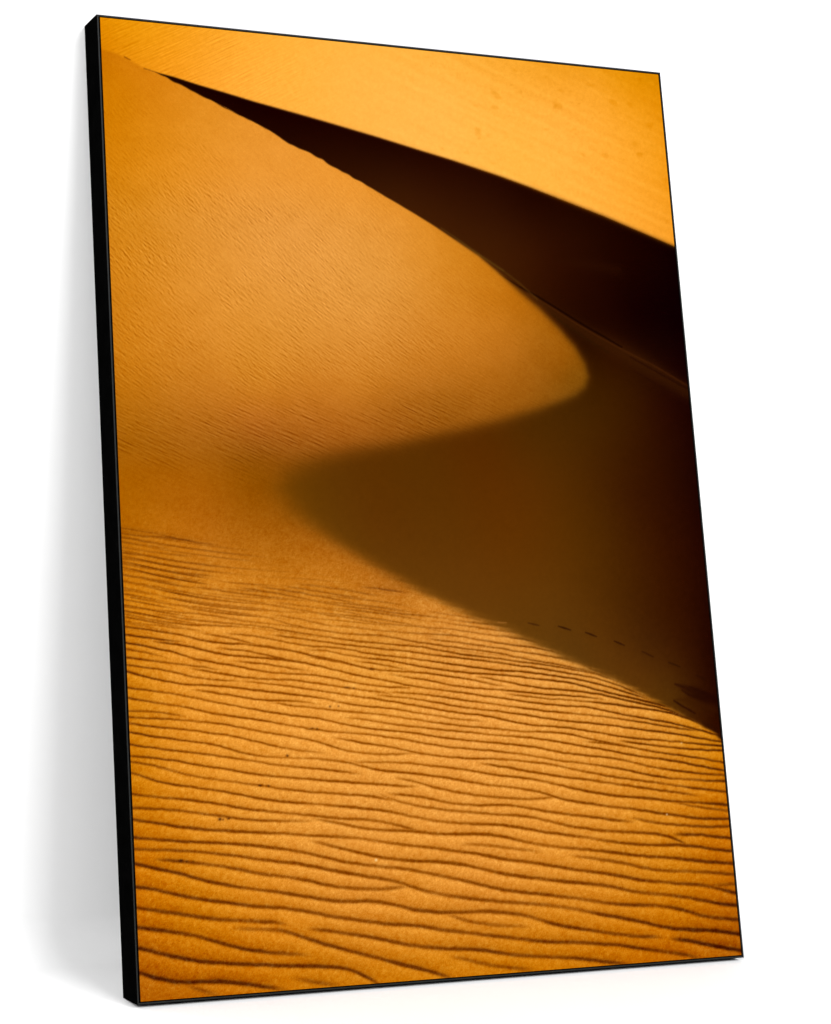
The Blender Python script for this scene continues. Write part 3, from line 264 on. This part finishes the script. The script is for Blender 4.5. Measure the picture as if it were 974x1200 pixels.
INK_FAR_DUNE = [
(8,1195,222,136,0),(4,1163,215,128,0),(54,1179,230,145,12),(100,1149,238,150,25),(138,1187,240,155,30),(184,1128,250,165,50),(224,1196,250,168,50),(282,1120,255,174,62),
(349,1172,254,176,66),(407,1095,255,178,72),(453,1182,252,176,66),(528,1129,254,178,70),(561,1198,246,168,52),(603,1063,255,178,66),(663,1128,252,172,60),
(682,1178,240,158,38),(750,1160,243,160,40),(810,1183,226,142,8),(846,1190,218,135,0),(740,1061,252,170,56),(830,1104,240,155,30),(850,1156,226,140,8),
(792,1016,250,165,48),(846,995,243,156,36),(861,1057,238,150,22),
]
INK_NEAR_DUNE = [
(7,1145,198,112,0),(16,1108,203,118,0),(7,1041,206,122,4),(74,1102,212,126,14),(144,1074,222,138,28),(70,1023,216,132,18),(8,942,212,128,12),(151,984,227,143,36),
(215,1034,229,145,40),(335,974,231,147,42),(255,901,232,150,48),(87,892,222,138,28),(422,957,228,142,34),(459,924,224,138,28),(391,875,228,147,44),(15,834,212,126,14),
(142,807,222,138,32),(273,791,220,138,36),(451,832,216,133,32),(533,882,206,122,18),(584,850,190,108,10),(566,803,192,112,20),(633,806,168,95,8),(657,778,155,86,4),
(669,761,140,80,4),(523,756,184,106,18),(573,735,164,92,10),(445,753,194,114,24),(343,738,204,122,28),(197,733,206,124,26),(80,740,203,121,22),(22,728,197,115,12),
(19,675,176,100,6),(99,677,180,103,16),(193,679,180,100,22),(291,693,184,104,22),(377,695,172,96,16),(467,709,164,92,12),(28,623,166,92,2),(120,624,162,90,6),
(191,631,146,80,4),(26,571,174,98,4),(117,572,170,94,10),(200,583,150,82,4),(232,541,166,94,14),(138,530,184,108,22),(35,529,192,112,14),(302,504,184,108,24),
(373,467,192,116,32),(217,488,194,116,24),(66,478,212,130,24),(10,468,206,122,12),(180,447,224,142,38),(297,436,224,144,42),(444,435,222,142,46),(543,401,236,156,56),
(367,393,236,156,50),(62,397,230,145,34),(11,367,214,130,14),(175,364,238,154,46),(290,331,242,160,54),(436,328,242,160,58),(590,357,242,162,60),(668,345,238,158,54),
(745,316,234,152,44),(835,278,222,138,16),(661,280,238,156,50),(529,252,242,160,56),(345,258,242,160,56),(169,263,238,154,44),(56,267,226,140,24),(11,248,206,122,6),
(7,170,202,114,2),(95,166,222,136,20),(220,161,236,152,44),(373,154,236,152,46),(522,168,238,154,48),(678,193,232,148,38),(788,222,222,136,22),(856,220,206,118,4),
(853,132,200,110,2),(777,125,216,130,14),(642,89,224,138,26),(489,77,228,142,34),(320,86,230,144,36),(180,84,222,134,20),(69,90,206,120,4),(13,74,194,106,0),
(8,12,178,94,0),(98,11,194,106,0),(223,32,210,124,10),(363,23,216,130,14),(509,29,214,128,12),(662,31,208,120,6),(769,51,202,114,2),(854,67,188,100,0),(852,9,180,94,0),
(751,10,196,106,0),
]
INK_SHADE = [
(99,1122,26,4,0),(170,1103,24,2,0),(254,1077,24,2,0),(340,1055,26,4,0),(391,1053,24,3,0),(426,997,44,18,3),(468,1041,27,4,0),(514,968,45,18,3),(545,1011,32,8,1),
(577,931,48,20,3),(623,993,28,5,0),(618,933,44,16,2),(654,888,40,12,1),(701,950,34,9,1),(721,868,30,6,1),(783,931,24,3,0),(838,922,17,1,1),(850,838,13,0,2),
(780,835,20,2,1),(702,820,34,10,1),(851,779,22,2,2),(740,787,44,16,1),(709,756,54,26,0),(763,741,50,22,1),(816,719,38,10,2),(856,696,28,4,2),(677,703,66,36,2),
(594,678,76,42,2),(514,654,84,43,1),(435,630,86,48,3),(359,618,88,49,3),(297,606,92,54,5),(260,595,96,58,4),(698,647,66,34,2),(792,625,46,16,1),(853,615,30,5,2),
(588,611,86,46,3),(455,565,90,51,5),(354,553,93,53,6),(328,531,96,58,8),(555,532,93,51,4),(499,477,98,58,11),(689,556,74,40,2),(796,534,50,18,1),(858,534,33,6,2),
(601,466,94,56,10),(547,445,97,59,12),(707,466,74,40,4),(799,443,52,20,1),(856,431,34,7,2),(674,411,88,52,10),(755,410,66,34,6),(752,511,62,29,2),(748,602,56,24,2),
(646,395,90,56,14),(736,360,86,50,10),(805,376,60,28,4),(852,364,36,8,1),(788,337,76,44,8),(851,319,42,12,1),(838,297,50,18,1),
]
FAR_MARKS = [
(674.9,1032.1,2.4,2.4,7.2),(671.0,1034.2,1.6,4.0,6.0),(807.1,1092.8,5.6,4.8,9.6),(677.8,1133.9,2.4,2.4,13.2),(680.8,1136.6,1.6,1.6,8.4),(717.6,1142.1,2.4,1.6,8.4),
(625.8,1151.4,2.4,4.8,8.4),(627.9,1144.3,1.6,1.6,8.4),(553.2,1080.5,3.2,2.4,9.6),(566.9,1084.0,2.4,3.2,6.0),(668.1,1177.0,3.2,2.4,7.2),(672.0,1174.9,1.6,3.2,6.0),
(740.1,1171.0,7.2,2.4,6.0),(657.3,1150.4,1.6,1.6,8.4),(686.1,1148.0,1.6,1.6,6.0),(720.4,1142.3,1.6,1.6,6.0),(812.7,1078.4,7.2,1.6,7.2),(611.5,1159.9,2.4,1.6,6.0),
(438.6,1166.2,2.4,4.0,4.8),(485.3,1175.2,1.6,1.6,8.4),(525.6,1164.4,1.6,4.8,6.0),(537.2,1159.4,2.4,2.4,6.0),
]
NEAR_MARKS = [
(117.4,204.4,2.3,1.8,0.8),(121.8,203.8,1.4,1.3,0.5),(128.7,204.5,2.1,1.3,0.6),(173.0,241.8,2.5,1.3,0.7),(184.4,240.9,1.7,1.3,0.6),(64.1,159.0,2.5,1.7,0.8),
(71.2,157.7,1.6,1.1,0.5),(80.1,157.3,1.6,1.1,0.4),(212.1,275.9,1.8,1.5,0.7),(300.1,356.0,4.6,1.1,0.5),(309.6,354.8,1.7,1.1,0.5),(274.6,333.2,1.4,1.3,0.6),
(286.6,333.5,1.4,1.1,0.5),(325.7,147.5,1.5,1.4,-0.75),(759.8,185.0,1.4,1.1,-0.7),(792.8,274.8,1.5,1.1,-0.5),(248.1,307.6,3.4,1.1,0.4),(255.1,306.9,1.4,1.3,0.5),
(336.6,377.8,3.4,1.1,0.5),
]
CREST_GAP = [
(36.0,1147.2,0.8),(39.5,1145.5,1.0),(44.1,1143.7,0.6),
]
SHADE_STROKES = [
([(580.2,881.2,0.5),(619.8,863.7,2.2),(659.1,840.1,5),(699.0,819.3,7),(739.5,801.5,9),(787.0,779.2,9),(827.8,757.9,8),(855.2,743.7,7)],1.5,(62,30,4),0.55),
([(567.7,894.0,0.8),(597.1,878.5,1),(626.9,865.6,1.1),(659.9,848.5,1.2),(693.2,831.1,1.3),(726.8,815.4,1.2),(753.8,802.0,1)],1.2,(14,0,0),0.75),
([(610.0,869.2,0.8),(646.3,851.5,0.9),(679.4,833.5,1),(716.2,815.6,1),(760.3,796.2,1.2),(801.4,779.7,1.2),(856.2,752.8,1.2)],1.2,(74,36,8),0.5),
([(766.6,789.0,1),(793.9,776.4,1.2),(821.3,763.7,1.2),(855.7,748.2,1.2)],1.1,(30,6,2),0.6),
([(645.5,842.5,1),(671.7,825.7,1.3),(704.9,807.6,1.2),(731.6,793.6,1)],1.2,(40,20,2),0.5),([(771.7,769.6,1),(812.5,749.9,1.2),(846.7,732.8,1.2)],1.1,(34,8,2),0.5),
([(483.1,951.7,0.8),(512.0,935.6,1),(537.6,919.2,1.2),(574.6,898.8,1.2)],1.2,(88,58,16),0.6),([(570.7,433.2,0.7),(578.8,431.4,1.1),(587.0,429.7,0.6)],1.1,(30,8,2),0.5),
([(616.3,428.6,0.7),(625.7,426.0,1.1),(635.0,423.4,0.6)],1.1,(30,8,2),0.85),([(657.4,420.3,0.7),(665.8,417.4,1.1),(674.2,414.5,0.6)],1.1,(30,8,2),0.8),
([(700.9,408.6,0.7),(708.7,405.7,1.1),(716.5,402.7,0.6)],1.1,(30,8,2),0.8),([(743.3,394.8,0.7),(752.0,390.9,1.1),(760.8,387.1,0.6)],1.1,(30,8,2),0.6),
([(783.4,380.0,0.7),(791.9,377.0,1.1),(800.3,374.0,0.6)],1.1,(30,8,2),0.22),([(525.4,434.3,0.8),(531.8,433.6,0.9),(538.2,433.6,0.7)],1.1,(150,95,35),0.7),
([(791.0,351.5,1),(807.3,346.1,3),(823.4,339.5,5),(839.7,333.5,5),(856.0,327.4,5)],1.3,(30,5,2),0.6),
([(814.5,347.7,1),(830.7,341.6,2),(845.6,335.6,3),(856.4,330.8,3)],1.3,(30,5,2),0.5),
([(801.3,343.3,1),(813.2,336.3,2),(825.5,332.6,2.5),(839.2,328.9,3)],1.2,(30,5,2),0.6),
([(787.2,330.0,1.2),(799.0,322.9,1.4),(811.0,317.0,1.4),(819.0,312.8,1)],1.1,(32,6,2),0.75),
([(790.2,331.6,1),(808.3,330.7,4),(828.6,323.4,6),(849.1,317.3,5)],1.2,(54,22,2),0.45),([(784.4,379.6,1),(792.5,377.2,1.2),(801.9,373.6,1)],1.1,(36,14,2),0.6),
([(826.0,362.3,1),(832.8,359.9,1.2),(839.5,356.4,1)],1.1,(32,8,2),0.5),([(830.1,299.5,2),(846.2,292.2,4),(856.5,282.9,4)],1.3,(40,12,2),0.6),
([(666.5,916.7,2),(708.5,914.5,6),(757.8,909.5,6)],1.4,(44,16,2),0.35),
([(505.3,937.3,0.8),(536.7,920.5,1.1),(574.6,898.7,1.3),(599.8,882.0,1.3),(624.8,862.2,1)],1.2,(84,52,12),0.6),
]


def spline(samples, P, soft=60.0):
    """smooth colour surface through (x, y, r, g, b) ink samples, evaluated at the points P"""
    a = np.array(samples, float)
    X = a[:, :2] / 1000.0
    n = len(X)

    def kern(A, B):
        d2 = ((A[:, None, :] - B[None, :, :]) ** 2).sum(-1)
        return 0.5 * d2 * np.log(d2 + 1e-9)
    K = kern(X, X) + np.eye(n) * 1e-4 * soft / 60.0
    Q = np.c_[np.ones(n), X]
    M = np.zeros((n + 3, n + 3))
    M[:n, :n] = K
    M[:n, n:] = Q
    M[n:, :n] = Q.T
    w = np.linalg.solve(M, np.r_[a[:, 2:], np.zeros((3, 3))])
    out = np.empty((len(P), 3), np.float32)
    for i in range(0, len(P), 20000):
        B = P[i:i + 20000] / 1000.0
        out[i:i + 20000] = kern(B, X) @ w[:n] + np.c_[np.ones(len(B)), B] @ w[n:]
    return out


def blur(a, sx, sy):
    """gaussian blur by FFT, sigmas in grid cells"""
    fy = np.fft.fftfreq(a.shape[0])[:, None]
    fx = np.fft.rfftfreq(a.shape[1])[None, :]
    g = np.exp(-2 * np.pi ** 2 * ((fx * sx) ** 2 + (fy * sy) ** 2))
    return np.fft.irfft2(np.fft.rfft2(a) * g, a.shape)


def streaks(rng, shape, du, dv, angle, long, short, tilt=0.0):
    """unit-variance noise drawn out along a direction (degrees below horizontal); sizes in mm"""
    n = rng.standard_normal(shape)
    fy = np.fft.fftfreq(shape[0], dv)[:, None]
    fx = np.fft.rfftfreq(shape[1], du)[None, :]
    t = math.radians(-angle)
    a = fx * math.cos(t) + fy * math.sin(t)
    b = -fx * math.sin(t) + fy * math.cos(t)
    g = np.exp(-2 * np.pi ** 2 * (a * long) ** 2) * (np.exp(-2 * np.pi ** 2 * (b * short) ** 2)
                                                  - np.exp(-2 * np.pi ** 2 * (b * short * 2.2) ** 2))
    r = np.fft.irfft2(np.fft.rfft2(n) * g, shape)
    return r / r.std()


def wave_bands(rng, us, v, slope, periods, along):
    """narrow-band ripples with dislocations, roughly unit variance; periods = [(v, mm)]"""
    nu = len(us)
    pv, pp = zip(*periods)
    fine_v = np.arange(pv[0] - 160.0, pv[-1] + 160.0, 0.5)
    s_of_v = np.cumsum(0.5 / np.interp(fine_v, pv, pp))
    ns = int(s_of_v[-1] * 8) + 16
    n = rng.standard_normal((ns, nu))
    fs = np.fft.fftfreq(ns, 1 / 8.0)[:, None]
    fu = np.fft.rfftfreq(nu, us[1] - us[0])[None, :]
    g = np.exp(-((np.abs(fs) - 1.0) / 0.2) ** 2) * np.exp(-2 * np.pi ** 2 * (fu * along) ** 2)
    w = np.fft.irfft2(np.fft.rfft2(n) * g, n.shape)
    w /= w.std()
    bend = blur(rng.standard_normal((len(v), nu)), 60, 40)
    bend = bend / bend.std() * 3.0
    vv = v[:, None] + slope * us[None, :] + bend
    q = np.clip(np.interp(vv, fine_v, s_of_v) * 8, 0, ns - 2)
    i = q.astype(int)
    f = q - i
    col = np.broadcast_to(np.arange(nu)[None, :], i.shape)
    return w[i, col] * (1 - f) + w[i + 1, col] * f


def smooth(a, lo, hi):
    t = np.clip((a - lo) / (hi - lo), 0, 1)
    return t * t * (3 - 2 * t)


def near_line(pts, P):
    """distance to an open line and the third value of the line's points, interpolated"""
    best = np.full(len(P), 1e9)
    val = np.zeros(len(P))
    for a, b in zip(pts[:-1], pts[1:]):
        dx, dy = b[0] - a[0], b[1] - a[1]
        t = np.clip(((P[:, 0] - a[0]) * dx + (P[:, 1] - a[1]) * dy) / (dx * dx + dy * dy), 0, 1)
        d = np.hypot(P[:, 0] - a[0] - t * dx, P[:, 1] - a[1] - t * dy)
        m = d < best
        best[m] = d[m]
        if len(a) > 2:
            val[m] = (a[2] + (b[2] - a[2]) * t)[m]
    return best, val


def inside(pts, P):
    r = np.zeros(len(P), bool)
    n = len(pts)
    for i in range(n):
        x1, y1 = pts[i][:2]
        x2, y2 = pts[(i + 1) % n][:2]
        if y1 == y2:
            continue
        c = ((y1 > P[:, 1]) != (y2 > P[:, 1])) & (P[:, 0] < (x2 - x1) * (P[:, 1] - y1) / (y2 - y1) + x1)
        r ^= c
    return r


def curve(pts, step=6.0):
    """dense Catmull-Rom samples along a traced line"""
    p = np.array(pts, float)
    p = np.vstack([2 * p[0] - p[1], p, 2 * p[-1] - p[-2]])
    out = []
    for i in range(1, len(p) - 2):
        k = max(2, int(np.hypot(*(p[i + 1] - p[i])[:2]) / step))
        t = np.arange(k)[:, None] / k
        a, b, c, d = p[i - 1], p[i], p[i + 1], p[i + 2]
        out.append(0.5 * (2 * b + (c - a) * t + (2 * a - 5 * b + 4 * c - d) * t ** 2 + (3 * b - a - 3 * c + d) * t ** 3))
    out.append(p[-2][None])
    return np.vstack(out)


def ease(c):
    """iron small tracing wobbles out of a dense curve"""
    r = c.copy()
    for _ in range(10):
        r[1:-1] = 0.25 * r[:-2] + 0.5 * r[1:-1] + 0.25 * r[2:]
    return r


def print_ink(us, vs):
    """sRGB inks (0..1) of the printed dune photograph on a grid of print coordinates in millimetres"""
    rng = np.random.default_rng(7)
    nu, nv = len(us), len(vs)
    du, dv = us[1] - us[0], vs[1] - vs[0]
    U, V = np.meshgrid(us, vs)
    P = np.c_[U.ravel(), V.ravel()]
    shp = (nv, nu)

    # ragged crest and shade edges: shift the lookups a little
    wob = blur(rng.standard_normal(shp), 4, 3)
    wob = (wob / wob.std()).ravel()
    E = P.copy()
    serr = streaks(rng, shp, du, dv, 9, 20, 1.6).ravel()
    low = smooth(-P[:, 1], -600, -430)
    E[:, 1] += wob * (0.42 * smooth(P[:, 1], 850, 900) * smooth(-P[:, 0], -470, -330) * (P[:, 1] < 1165 - 0.42 * P[:, 0]) + 0.35 * low) + serr * 0.8 * low

    loop = SHADE_UPPER_EDGE + SHADE_RIGHT_EDGE[1:-1] + SHADE_LOWER_EDGE
    ins = inside(loop, E)
    d1, s1 = near_line(SHADE_UPPER_EDGE, E)
    d2, s2 = near_line(SHADE_LOWER_EDGE, E)
    d, s = np.where(d1 < d2, d1, d2), np.where(d1 < d2, s1, s2)
    sd = np.where(ins, d, -d)
    s = np.maximum(s, 0.5)
    shade = (1 / (1 + np.exp(-np.clip(sd / (0.42 * s), -30, 30)))).astype(np.float32)

    far_poly = list(CREST) + SHADE_UPPER_EDGE + [(1000, SHADE_UPPER_EDGE[-1][1]), (1000, 1400), (-100, 1400), (-100, CREST[0][1])]
    is_far = inside(far_poly, P)
    dc, _ = near_line(CREST, P)
    far_w = np.where(dc < 2.0, 0.5 + np.where(is_far, 0.25, -0.25) * dc, is_far).astype(np.float32)
    # where the shade lies between, the far dune ends at the middle of the shade
    far = spline(INK_FAR_DUNE, P)
    near = spline(INK_NEAR_DUNE, P)
    near += smooth(near[:, :1], 195, 240) * np.array([-2, 1, 9])
    dark = spline(INK_SHADE, P) * np.array([1.01, 0.955, 0.7])
    dark += (smooth(P[:, 1], 830, 930) * smooth(P[:, 0], 180, 400) * (1 - smooth(P[:, 0], 560, 760)))[:, None] * np.array([8.0, 4.0, 1.0])
    x, y = P[:, 0], P[:, 1]

    mid = smooth(y, 600, 660) * (1 - smooth(y, 930, 1020))
    near += mid[:, None] * np.array([-6.0, -1.0, 6.0])

    # --- far dune: faint wind ripples at the left, drifts and footprints at the right
    rip = streaks(rng, shp, du, dv, -27, 8, 0.62).ravel()
    far += (rip * 4.5 * smooth(-x, -420, -120))[:, None] * np.array([.8, 1, .6])
    drift = streaks(rng, shp, du, dv, 20, 40, 3.0).ravel()
    far += (drift * 1.6 * smooth(x, 300, 520))[:, None] * np.array([.8, 1, 1])
    lump = blur(rng.standard_normal(shp), 5, 3)
    lump = (lump / lump.std()).ravel()
    pock = smooth(lump, 1.5, 2.9) * smooth(x, 380, 560) * smooth(y, 985, 1060)
    far -= pock[:, None] * np.array([8, 10, 12])
    for px, py, rx, ry, k in FAR_MARKS:
        g = np.exp(-(((x - px) / rx) ** 2 + ((y - py) / ry) ** 2))
        far -= (g * k)[:, None] * np.array([1, 1.1, 1.2])

    # --- near dune: short slanting ripples, flatter towards the hollow
    a1 = 0.8 * streaks(rng, shp, du, dv, 41, 3.2, 0.62).ravel() + 0.6 * streaks(rng, shp, du, dv, 55, 1.9, 0.68).ravel()
    a2 = 0.85 * streaks(rng, shp, du, dv, 32, 4.2, 0.62).ravel() + 0.5 * streaks(rng, shp, du, dv, 45, 2.1, 0.68).ravel()
    a3 = 0.9 * streaks(rng, shp, du, dv, 21, 7.0, 0.6).ravel() + 0.4 * streaks(rng, shp, du, dv, 33, 2.8, 0.62).ravel()
    t = smooth(-y + 0.28 * x, -900, -640)
    t2 = smooth(-y + 0.1 * x, -760, -640)
    str_ = a1 * (1 - t) + a2 * t * (1 - t2) + a3 * t2
    patch = blur(rng.standard_normal(shp), 16, 10)
    patch = np.clip(0.95 + 0.22 * (patch / patch.std()).ravel(), 0.3, 1.7)
    amp = (3.8 + 7.4 * smooth(-y, -1080, -860) - 2.6 * t2) * smooth(y, 585, 660) * (1 - 0.86 * smooth(x + 0.15 * (y - 800), 350, 620)) * patch
    amp *= smooth(-y - 0.35 * x, -1190, -1010) * 0.93 + 0.07
    dd = np.where(str_ < 0, -np.abs(str_) ** 1.25 * 1.15, str_ * 0.8)
    near += (dd * amp)[:, None] * np.array([1, 1, .75])

    # --- the wide wind ripples of the foreground, each a traced dark lee line
    lee = np.zeros(shp, np.float32)
    glow = np.zeros(shp, np.float32)
    vary = blur(rng.standard_normal(shp), 22, 4)
    vary = 1 + 0.13 * vary / vary.std()
    jit = blur(rng.standard_normal(shp), 3.2, 2.5)
    jit = jit / jit.std()
    for pts in RIPPLES:
        c = curve(pts)
        c[1:-1] = ease(c)[1:-1]
        u_in, u_out = pts[0][0], pts[-1][0]
        for (x1, y1, w), (x2, y2, w2) in zip(c[:-1], c[1:]):
            if x2 <= x1:
                continue
            i0, i1 = np.searchsorted(us, x1), np.searchsorted(us, x2)
            if i1 <= i0:
                continue
            j0, j1 = np.searchsorted(vs, min(y1, y2) - 16), np.searchsorted(vs, max(y1, y2) + 16)
            uu, vv = us[None, i0:i1], vs[j0:j1, None]
            yl = y1 + (y2 - y1) * (uu - x1) / (x2 - x1)
            e0 = 1.0
            if u_in > 14:
                e0 = e0 * smooth(uu - u_in, -4, 30)
            if u_out < 846:
                e0 = e0 * smooth(u_out - uu, -4, 36)
            sg = 0.86 + 0.75 * smooth(-yl, -330, -40)
            q = vv - yl + 0.2 * jit[j0:j1, i0:i1]
            core = np.exp(-0.5 * (q / np.where(q > 0, sg * 1.15, sg * 0.95)) ** 2)
            skirt = np.exp(-np.maximum(q, 0) / (4.2 * sg)) * (q > 0) * 0.26 + np.exp(-np.abs(q) / (2.0 * sg)) * 0.10 * (q <= 0)
            lee[j0:j1, i0:i1] = np.maximum(lee[j0:j1, i0:i1], w * e0 * np.minimum(core + skirt, 1.0))
            below = np.exp(-0.5 * ((q + 3.3 * sg) / (1.5 * sg)) ** 2)
            glow[j0:j1, i0:i1] = np.maximum(glow[j0:j1, i0:i1], w * e0 * below)
    lee = np.clip(lee * vary, 0, 1.15).ravel()
    glow = glow.ravel()
    # close small ripples where the ground rises towards the hollow
    band = wave_bands(rng, us, vs, 0.135, [(300.0, 10.5), (420.0, 9.0), (500.0, 7.4), (580.0, 6.4)], 40.0).ravel()
    z_top = np.interp(x, [0, 60, 126, 300, 420, 530, 700], [560, 552, 538, 494, 466, 430, 376])
    z_low = np.interp(x, [0, 212, 416, 590, 700], [432, 424, 404, 378, 345])
    zone = smooth(z_top - y, -6, 22) * smooth(y - z_low, -18, 22)
    env = blur(rng.standard_normal(shp), 20, 8)
    env = np.clip(0.95 + 0.22 * (env / env.std()).ravel(), 0.5, 1.25)
    small = smooth(band, -0.15, 1.35) ** 1.2 * env * (0.26 + 0.42 * smooth(z_top - y, 5, 80))
    lee = lee * (1 - 0.5 * zone)
    glow = np.maximum(glow * (1 - zone), smooth(-band, 0.3, 1.6) * zone)
    lee = np.maximum(lee, small * zone)
    # raking light close to the shade edge picks the lines out
    near_edge = np.exp(-d2 / 55.0) * smooth(x, 330, 480)
    lee = lee * (1 + 0.3 * near_edge)
    k = np.clip((near[:, :1] - 185) / 55.0, 0, 1)
    col = np.array([74, 26, 0]) * (1 - k) + np.array([140, 70, 0]) * k - np.array([45, 26, 0]) * near_edge[:, None] * k
    near += (glow * 3)[:, None]
    body = lee.reshape(shp)
    rise = blur(np.roll(body, 5, axis=0), 3, 4.0).ravel()
    fall = blur(np.roll(body, -6, axis=0), 3, 3.5).ravel()
    near += ((fall * 15 - rise * 20) * (1 - zone))[:, None] * np.array([1, 1, .8])
    near += ((col - near) * (np.minimum(lee, 1.06) * (0.92 + 0.02 * near_edge))[:, None])
    for px, py, rx, ry, kk in NEAR_MARKS:
        g = np.exp(-(((x - px) / rx) ** 2 + ((y - py) / ry) ** 2))
        near += (np.array([40, 8, 0]) - near) * (g * kk)[:, None] if kk > 0 else (np.array([255, 235, 190]) - near) * (-g * kk)[:, None]

    # sand grain
    g1 = rng.standard_normal(shp).ravel()
    g2 = blur(rng.standard_normal(shp), 1.3, 1.2)
    g2 = (g2 / g2.std()).ravel()
    gz = 2.2 + 6.8 * smooth(-y, -640, -420)
    grain = (0.95 * g1 + 0.5 * g2) * gz
    near += grain[:, None] * np.array([.8, 1, .9])
    soft = blur(rng.standard_normal(shp), 9, 7)
    near += ((soft / soft.std()).ravel() * 1.0)[:, None]
    far += (g2 * 1.6)[:, None]

    # --- the shade: ridge lines of the slip face, footprints, dark drifts
    dark += (g2 * 0.8 * smooth(-y, -900, -500))[:, None] * np.array([1, .7, .3])
    for pts, rr, colr, kk in SHADE_STROKES:
        dl, wl = near_line(pts, P)
        g = np.exp(-(dl / np.maximum(wl * rr, 0.3)) ** 2) * kk
        dark += (np.array(colr) - dark) * g[:, None]

    lit = near * (1 - far_w[:, None]) + far * far_w[:, None]
    dl, wl = near_line(CREST_GAP, P)
    lit += (np.array([120, 55, 0]) - lit) * (np.exp(-(dl / wl) ** 2) * 0.8)[:, None]
    img = lit * (1 - shade[:, None]) + dark * shade[:, None]
    return np.clip(img, 0, 255).reshape(nv, nu, 3) / 255.0

# ------------------------------------------------------------------ the framed canvas print
PW, PH, PD = 0.8601, 1.2, 0.03482          # outer width, height and depth of the frame
LIP, GAP = 0.0023, 0.0012                  # face of the frame, shadow gap round the canvas
LEAN = math.radians(7.2375)

root = bpy.data.objects.new('canvas_print', None)
root.empty_display_size = 0.1
COL.objects.link(root)
root.location = (0, 0, PD * math.sin(LEAN) + 0.0005)
root.rotation_euler = (-LEAN, 0, 0)
root['label'] = 'tall black framed canvas print of golden desert dunes leaning against the white wall'
root['category'] = 'picture'

# four mitred rails; local axes: x along the width, y into the wall, z up the picture
T = LIP
outer = [(0, 0), (PW, 0), (PW, PH), (0, PH)]
inner = [(T, T), (PW - T, T), (PW - T, PH - T), (T, PH - T)]
for i in range(4):
    j = (i + 1) % 4
    q = [outer[i], outer[j], inner[j], inner[i]]
    bm = bmesh.new()
    a = [bm.verts.new((x, 0, z)) for x, z in q]
    b = [bm.verts.new((x, PD, z)) for x, z in q]
    front = bm.faces.new(a)
    bm.faces.new(b[::-1])
    for k in range(4):
        bm.faces.new((a[k], a[(k + 1) % 4], b[(k + 1) % 4], b[k]))
    front.material_index = 1
    e = [x for x in bm.edges if {x.verts[0], x.verts[1]} == {a[0], a[1]}]
    bmesh.ops.bevel(bm, geom=e, offset=0.0005, segments=2, affect='EDGES', profile=0.5)
    obj('frame_rail', bm, [MAT_SIDE, MAT_LIP], root)

bm = bmesh.new()
box(bm, T + 0.0003, PW - T - 0.0003, PD - 0.006, PD - 0.0015, T + 0.0003, PH - T - 0.0003)
obj('backing_board', bm, MAT_BACK, root)

C0 = T + GAP
C1 = C0 + 0.0012                            # a wider gap on the left
bm = bmesh.new()
box(bm, C1, PW - C0, 0.0008, PD - 0.0075, C0, PH - C0)
canvas = obj('canvas', bm, MAT_GAP, root)

# the printed face: a fine sheet over the canvas front whose points carry the printed inks
NU, NV = 800, 1160
us = np.linspace(C1 * 1000, (PW - C0) * 1000, NU)
vs_ = np.linspace(C0 * 1000, (PH - C0) * 1000, NV)
ink = print_ink(us, vs_).astype(np.float32)
lin = np.where(ink <= 0.04045, ink / 12.92, ((ink + 0.055) / 1.055) ** 2.4)
me = bpy.data.meshes.new('printed_picture')
X, Z = np.meshgrid(us / 1000.0, vs_ / 1000.0)
Yd = np.full_like(X, 0.0004)
co = np.stack([X, Yd, Z], -1).reshape(-1, 3).astype(np.float32)
idx = np.arange(NU * NV, dtype=np.int32).reshape(NV, NU)
quads = np.stack([idx[:-1, :-1], idx[:-1, 1:], idx[1:, 1:], idx[1:, :-1]], -1).reshape(-1, 4)
nq = len(quads)
me.vertices.add(len(co))
me.vertices.foreach_set('co', co.ravel())
me.loops.add(nq * 4)
me.loops.foreach_set('vertex_index', quads.ravel().astype(np.int32))
me.polygons.add(nq)
me.polygons.foreach_set('loop_start', np.arange(0, nq * 4, 4, dtype=np.int32))
me.update(calc_edges=True)
at = me.color_attributes.new('ink', 'FLOAT_COLOR', 'POINT')
rgba = np.ones((NU * NV, 4), np.float32)
rgba[:, :3] = lin.reshape(-1, 3)
at.data.foreach_set('color', rgba.ravel())

m = bpy.data.materials.new('printed_canvas')
m.use_nodes = True
nt = m.node_tree
b = nt.nodes['Principled BSDF']
b.inputs['Roughness'].default_value = 0.9
b.inputs['Specular IOR Level'].default_value = 0.0
ca = nt.nodes.new('ShaderNodeVertexColor')
ca.layer_name = 'ink'
tc = nt.nodes.new('ShaderNodeTexCoord')
# ink grain of the print
gn = nt.nodes.new('ShaderNodeTexNoise')
gn.inputs['Scale'].default_value = 900
gn.inputs['Detail'].default_value = 2
nt.links.new(tc.outputs['Object'], gn.inputs['Vector'])
gr = nt.nodes.new('ShaderNodeMapRange')
gr.inputs['From Min'].default_value = 0.25
gr.inputs['From Max'].default_value = 0.75
gr.inputs['To Min'].default_value = 0.585 * 0.94
gr.inputs['To Max'].default_value = 0.585 * 1.06
nt.links.new(gn.outputs['Fac'], gr.inputs['Value'])
mx = nt.nodes.new('ShaderNodeVectorMath')
mx.operation = 'SCALE'
nt.links.new(ca.outputs['Color'], mx.inputs[0])
nt.links.new(gr.outputs['Result'], mx.inputs['Scale'])
nt.links.new(mx.outputs['Vector'], b.inputs['Base Color'])
me.materials.append(m)
pic = bpy.data.objects.new('printed_picture', me)
COL.objects.link(pic)
pic.parent = canvas
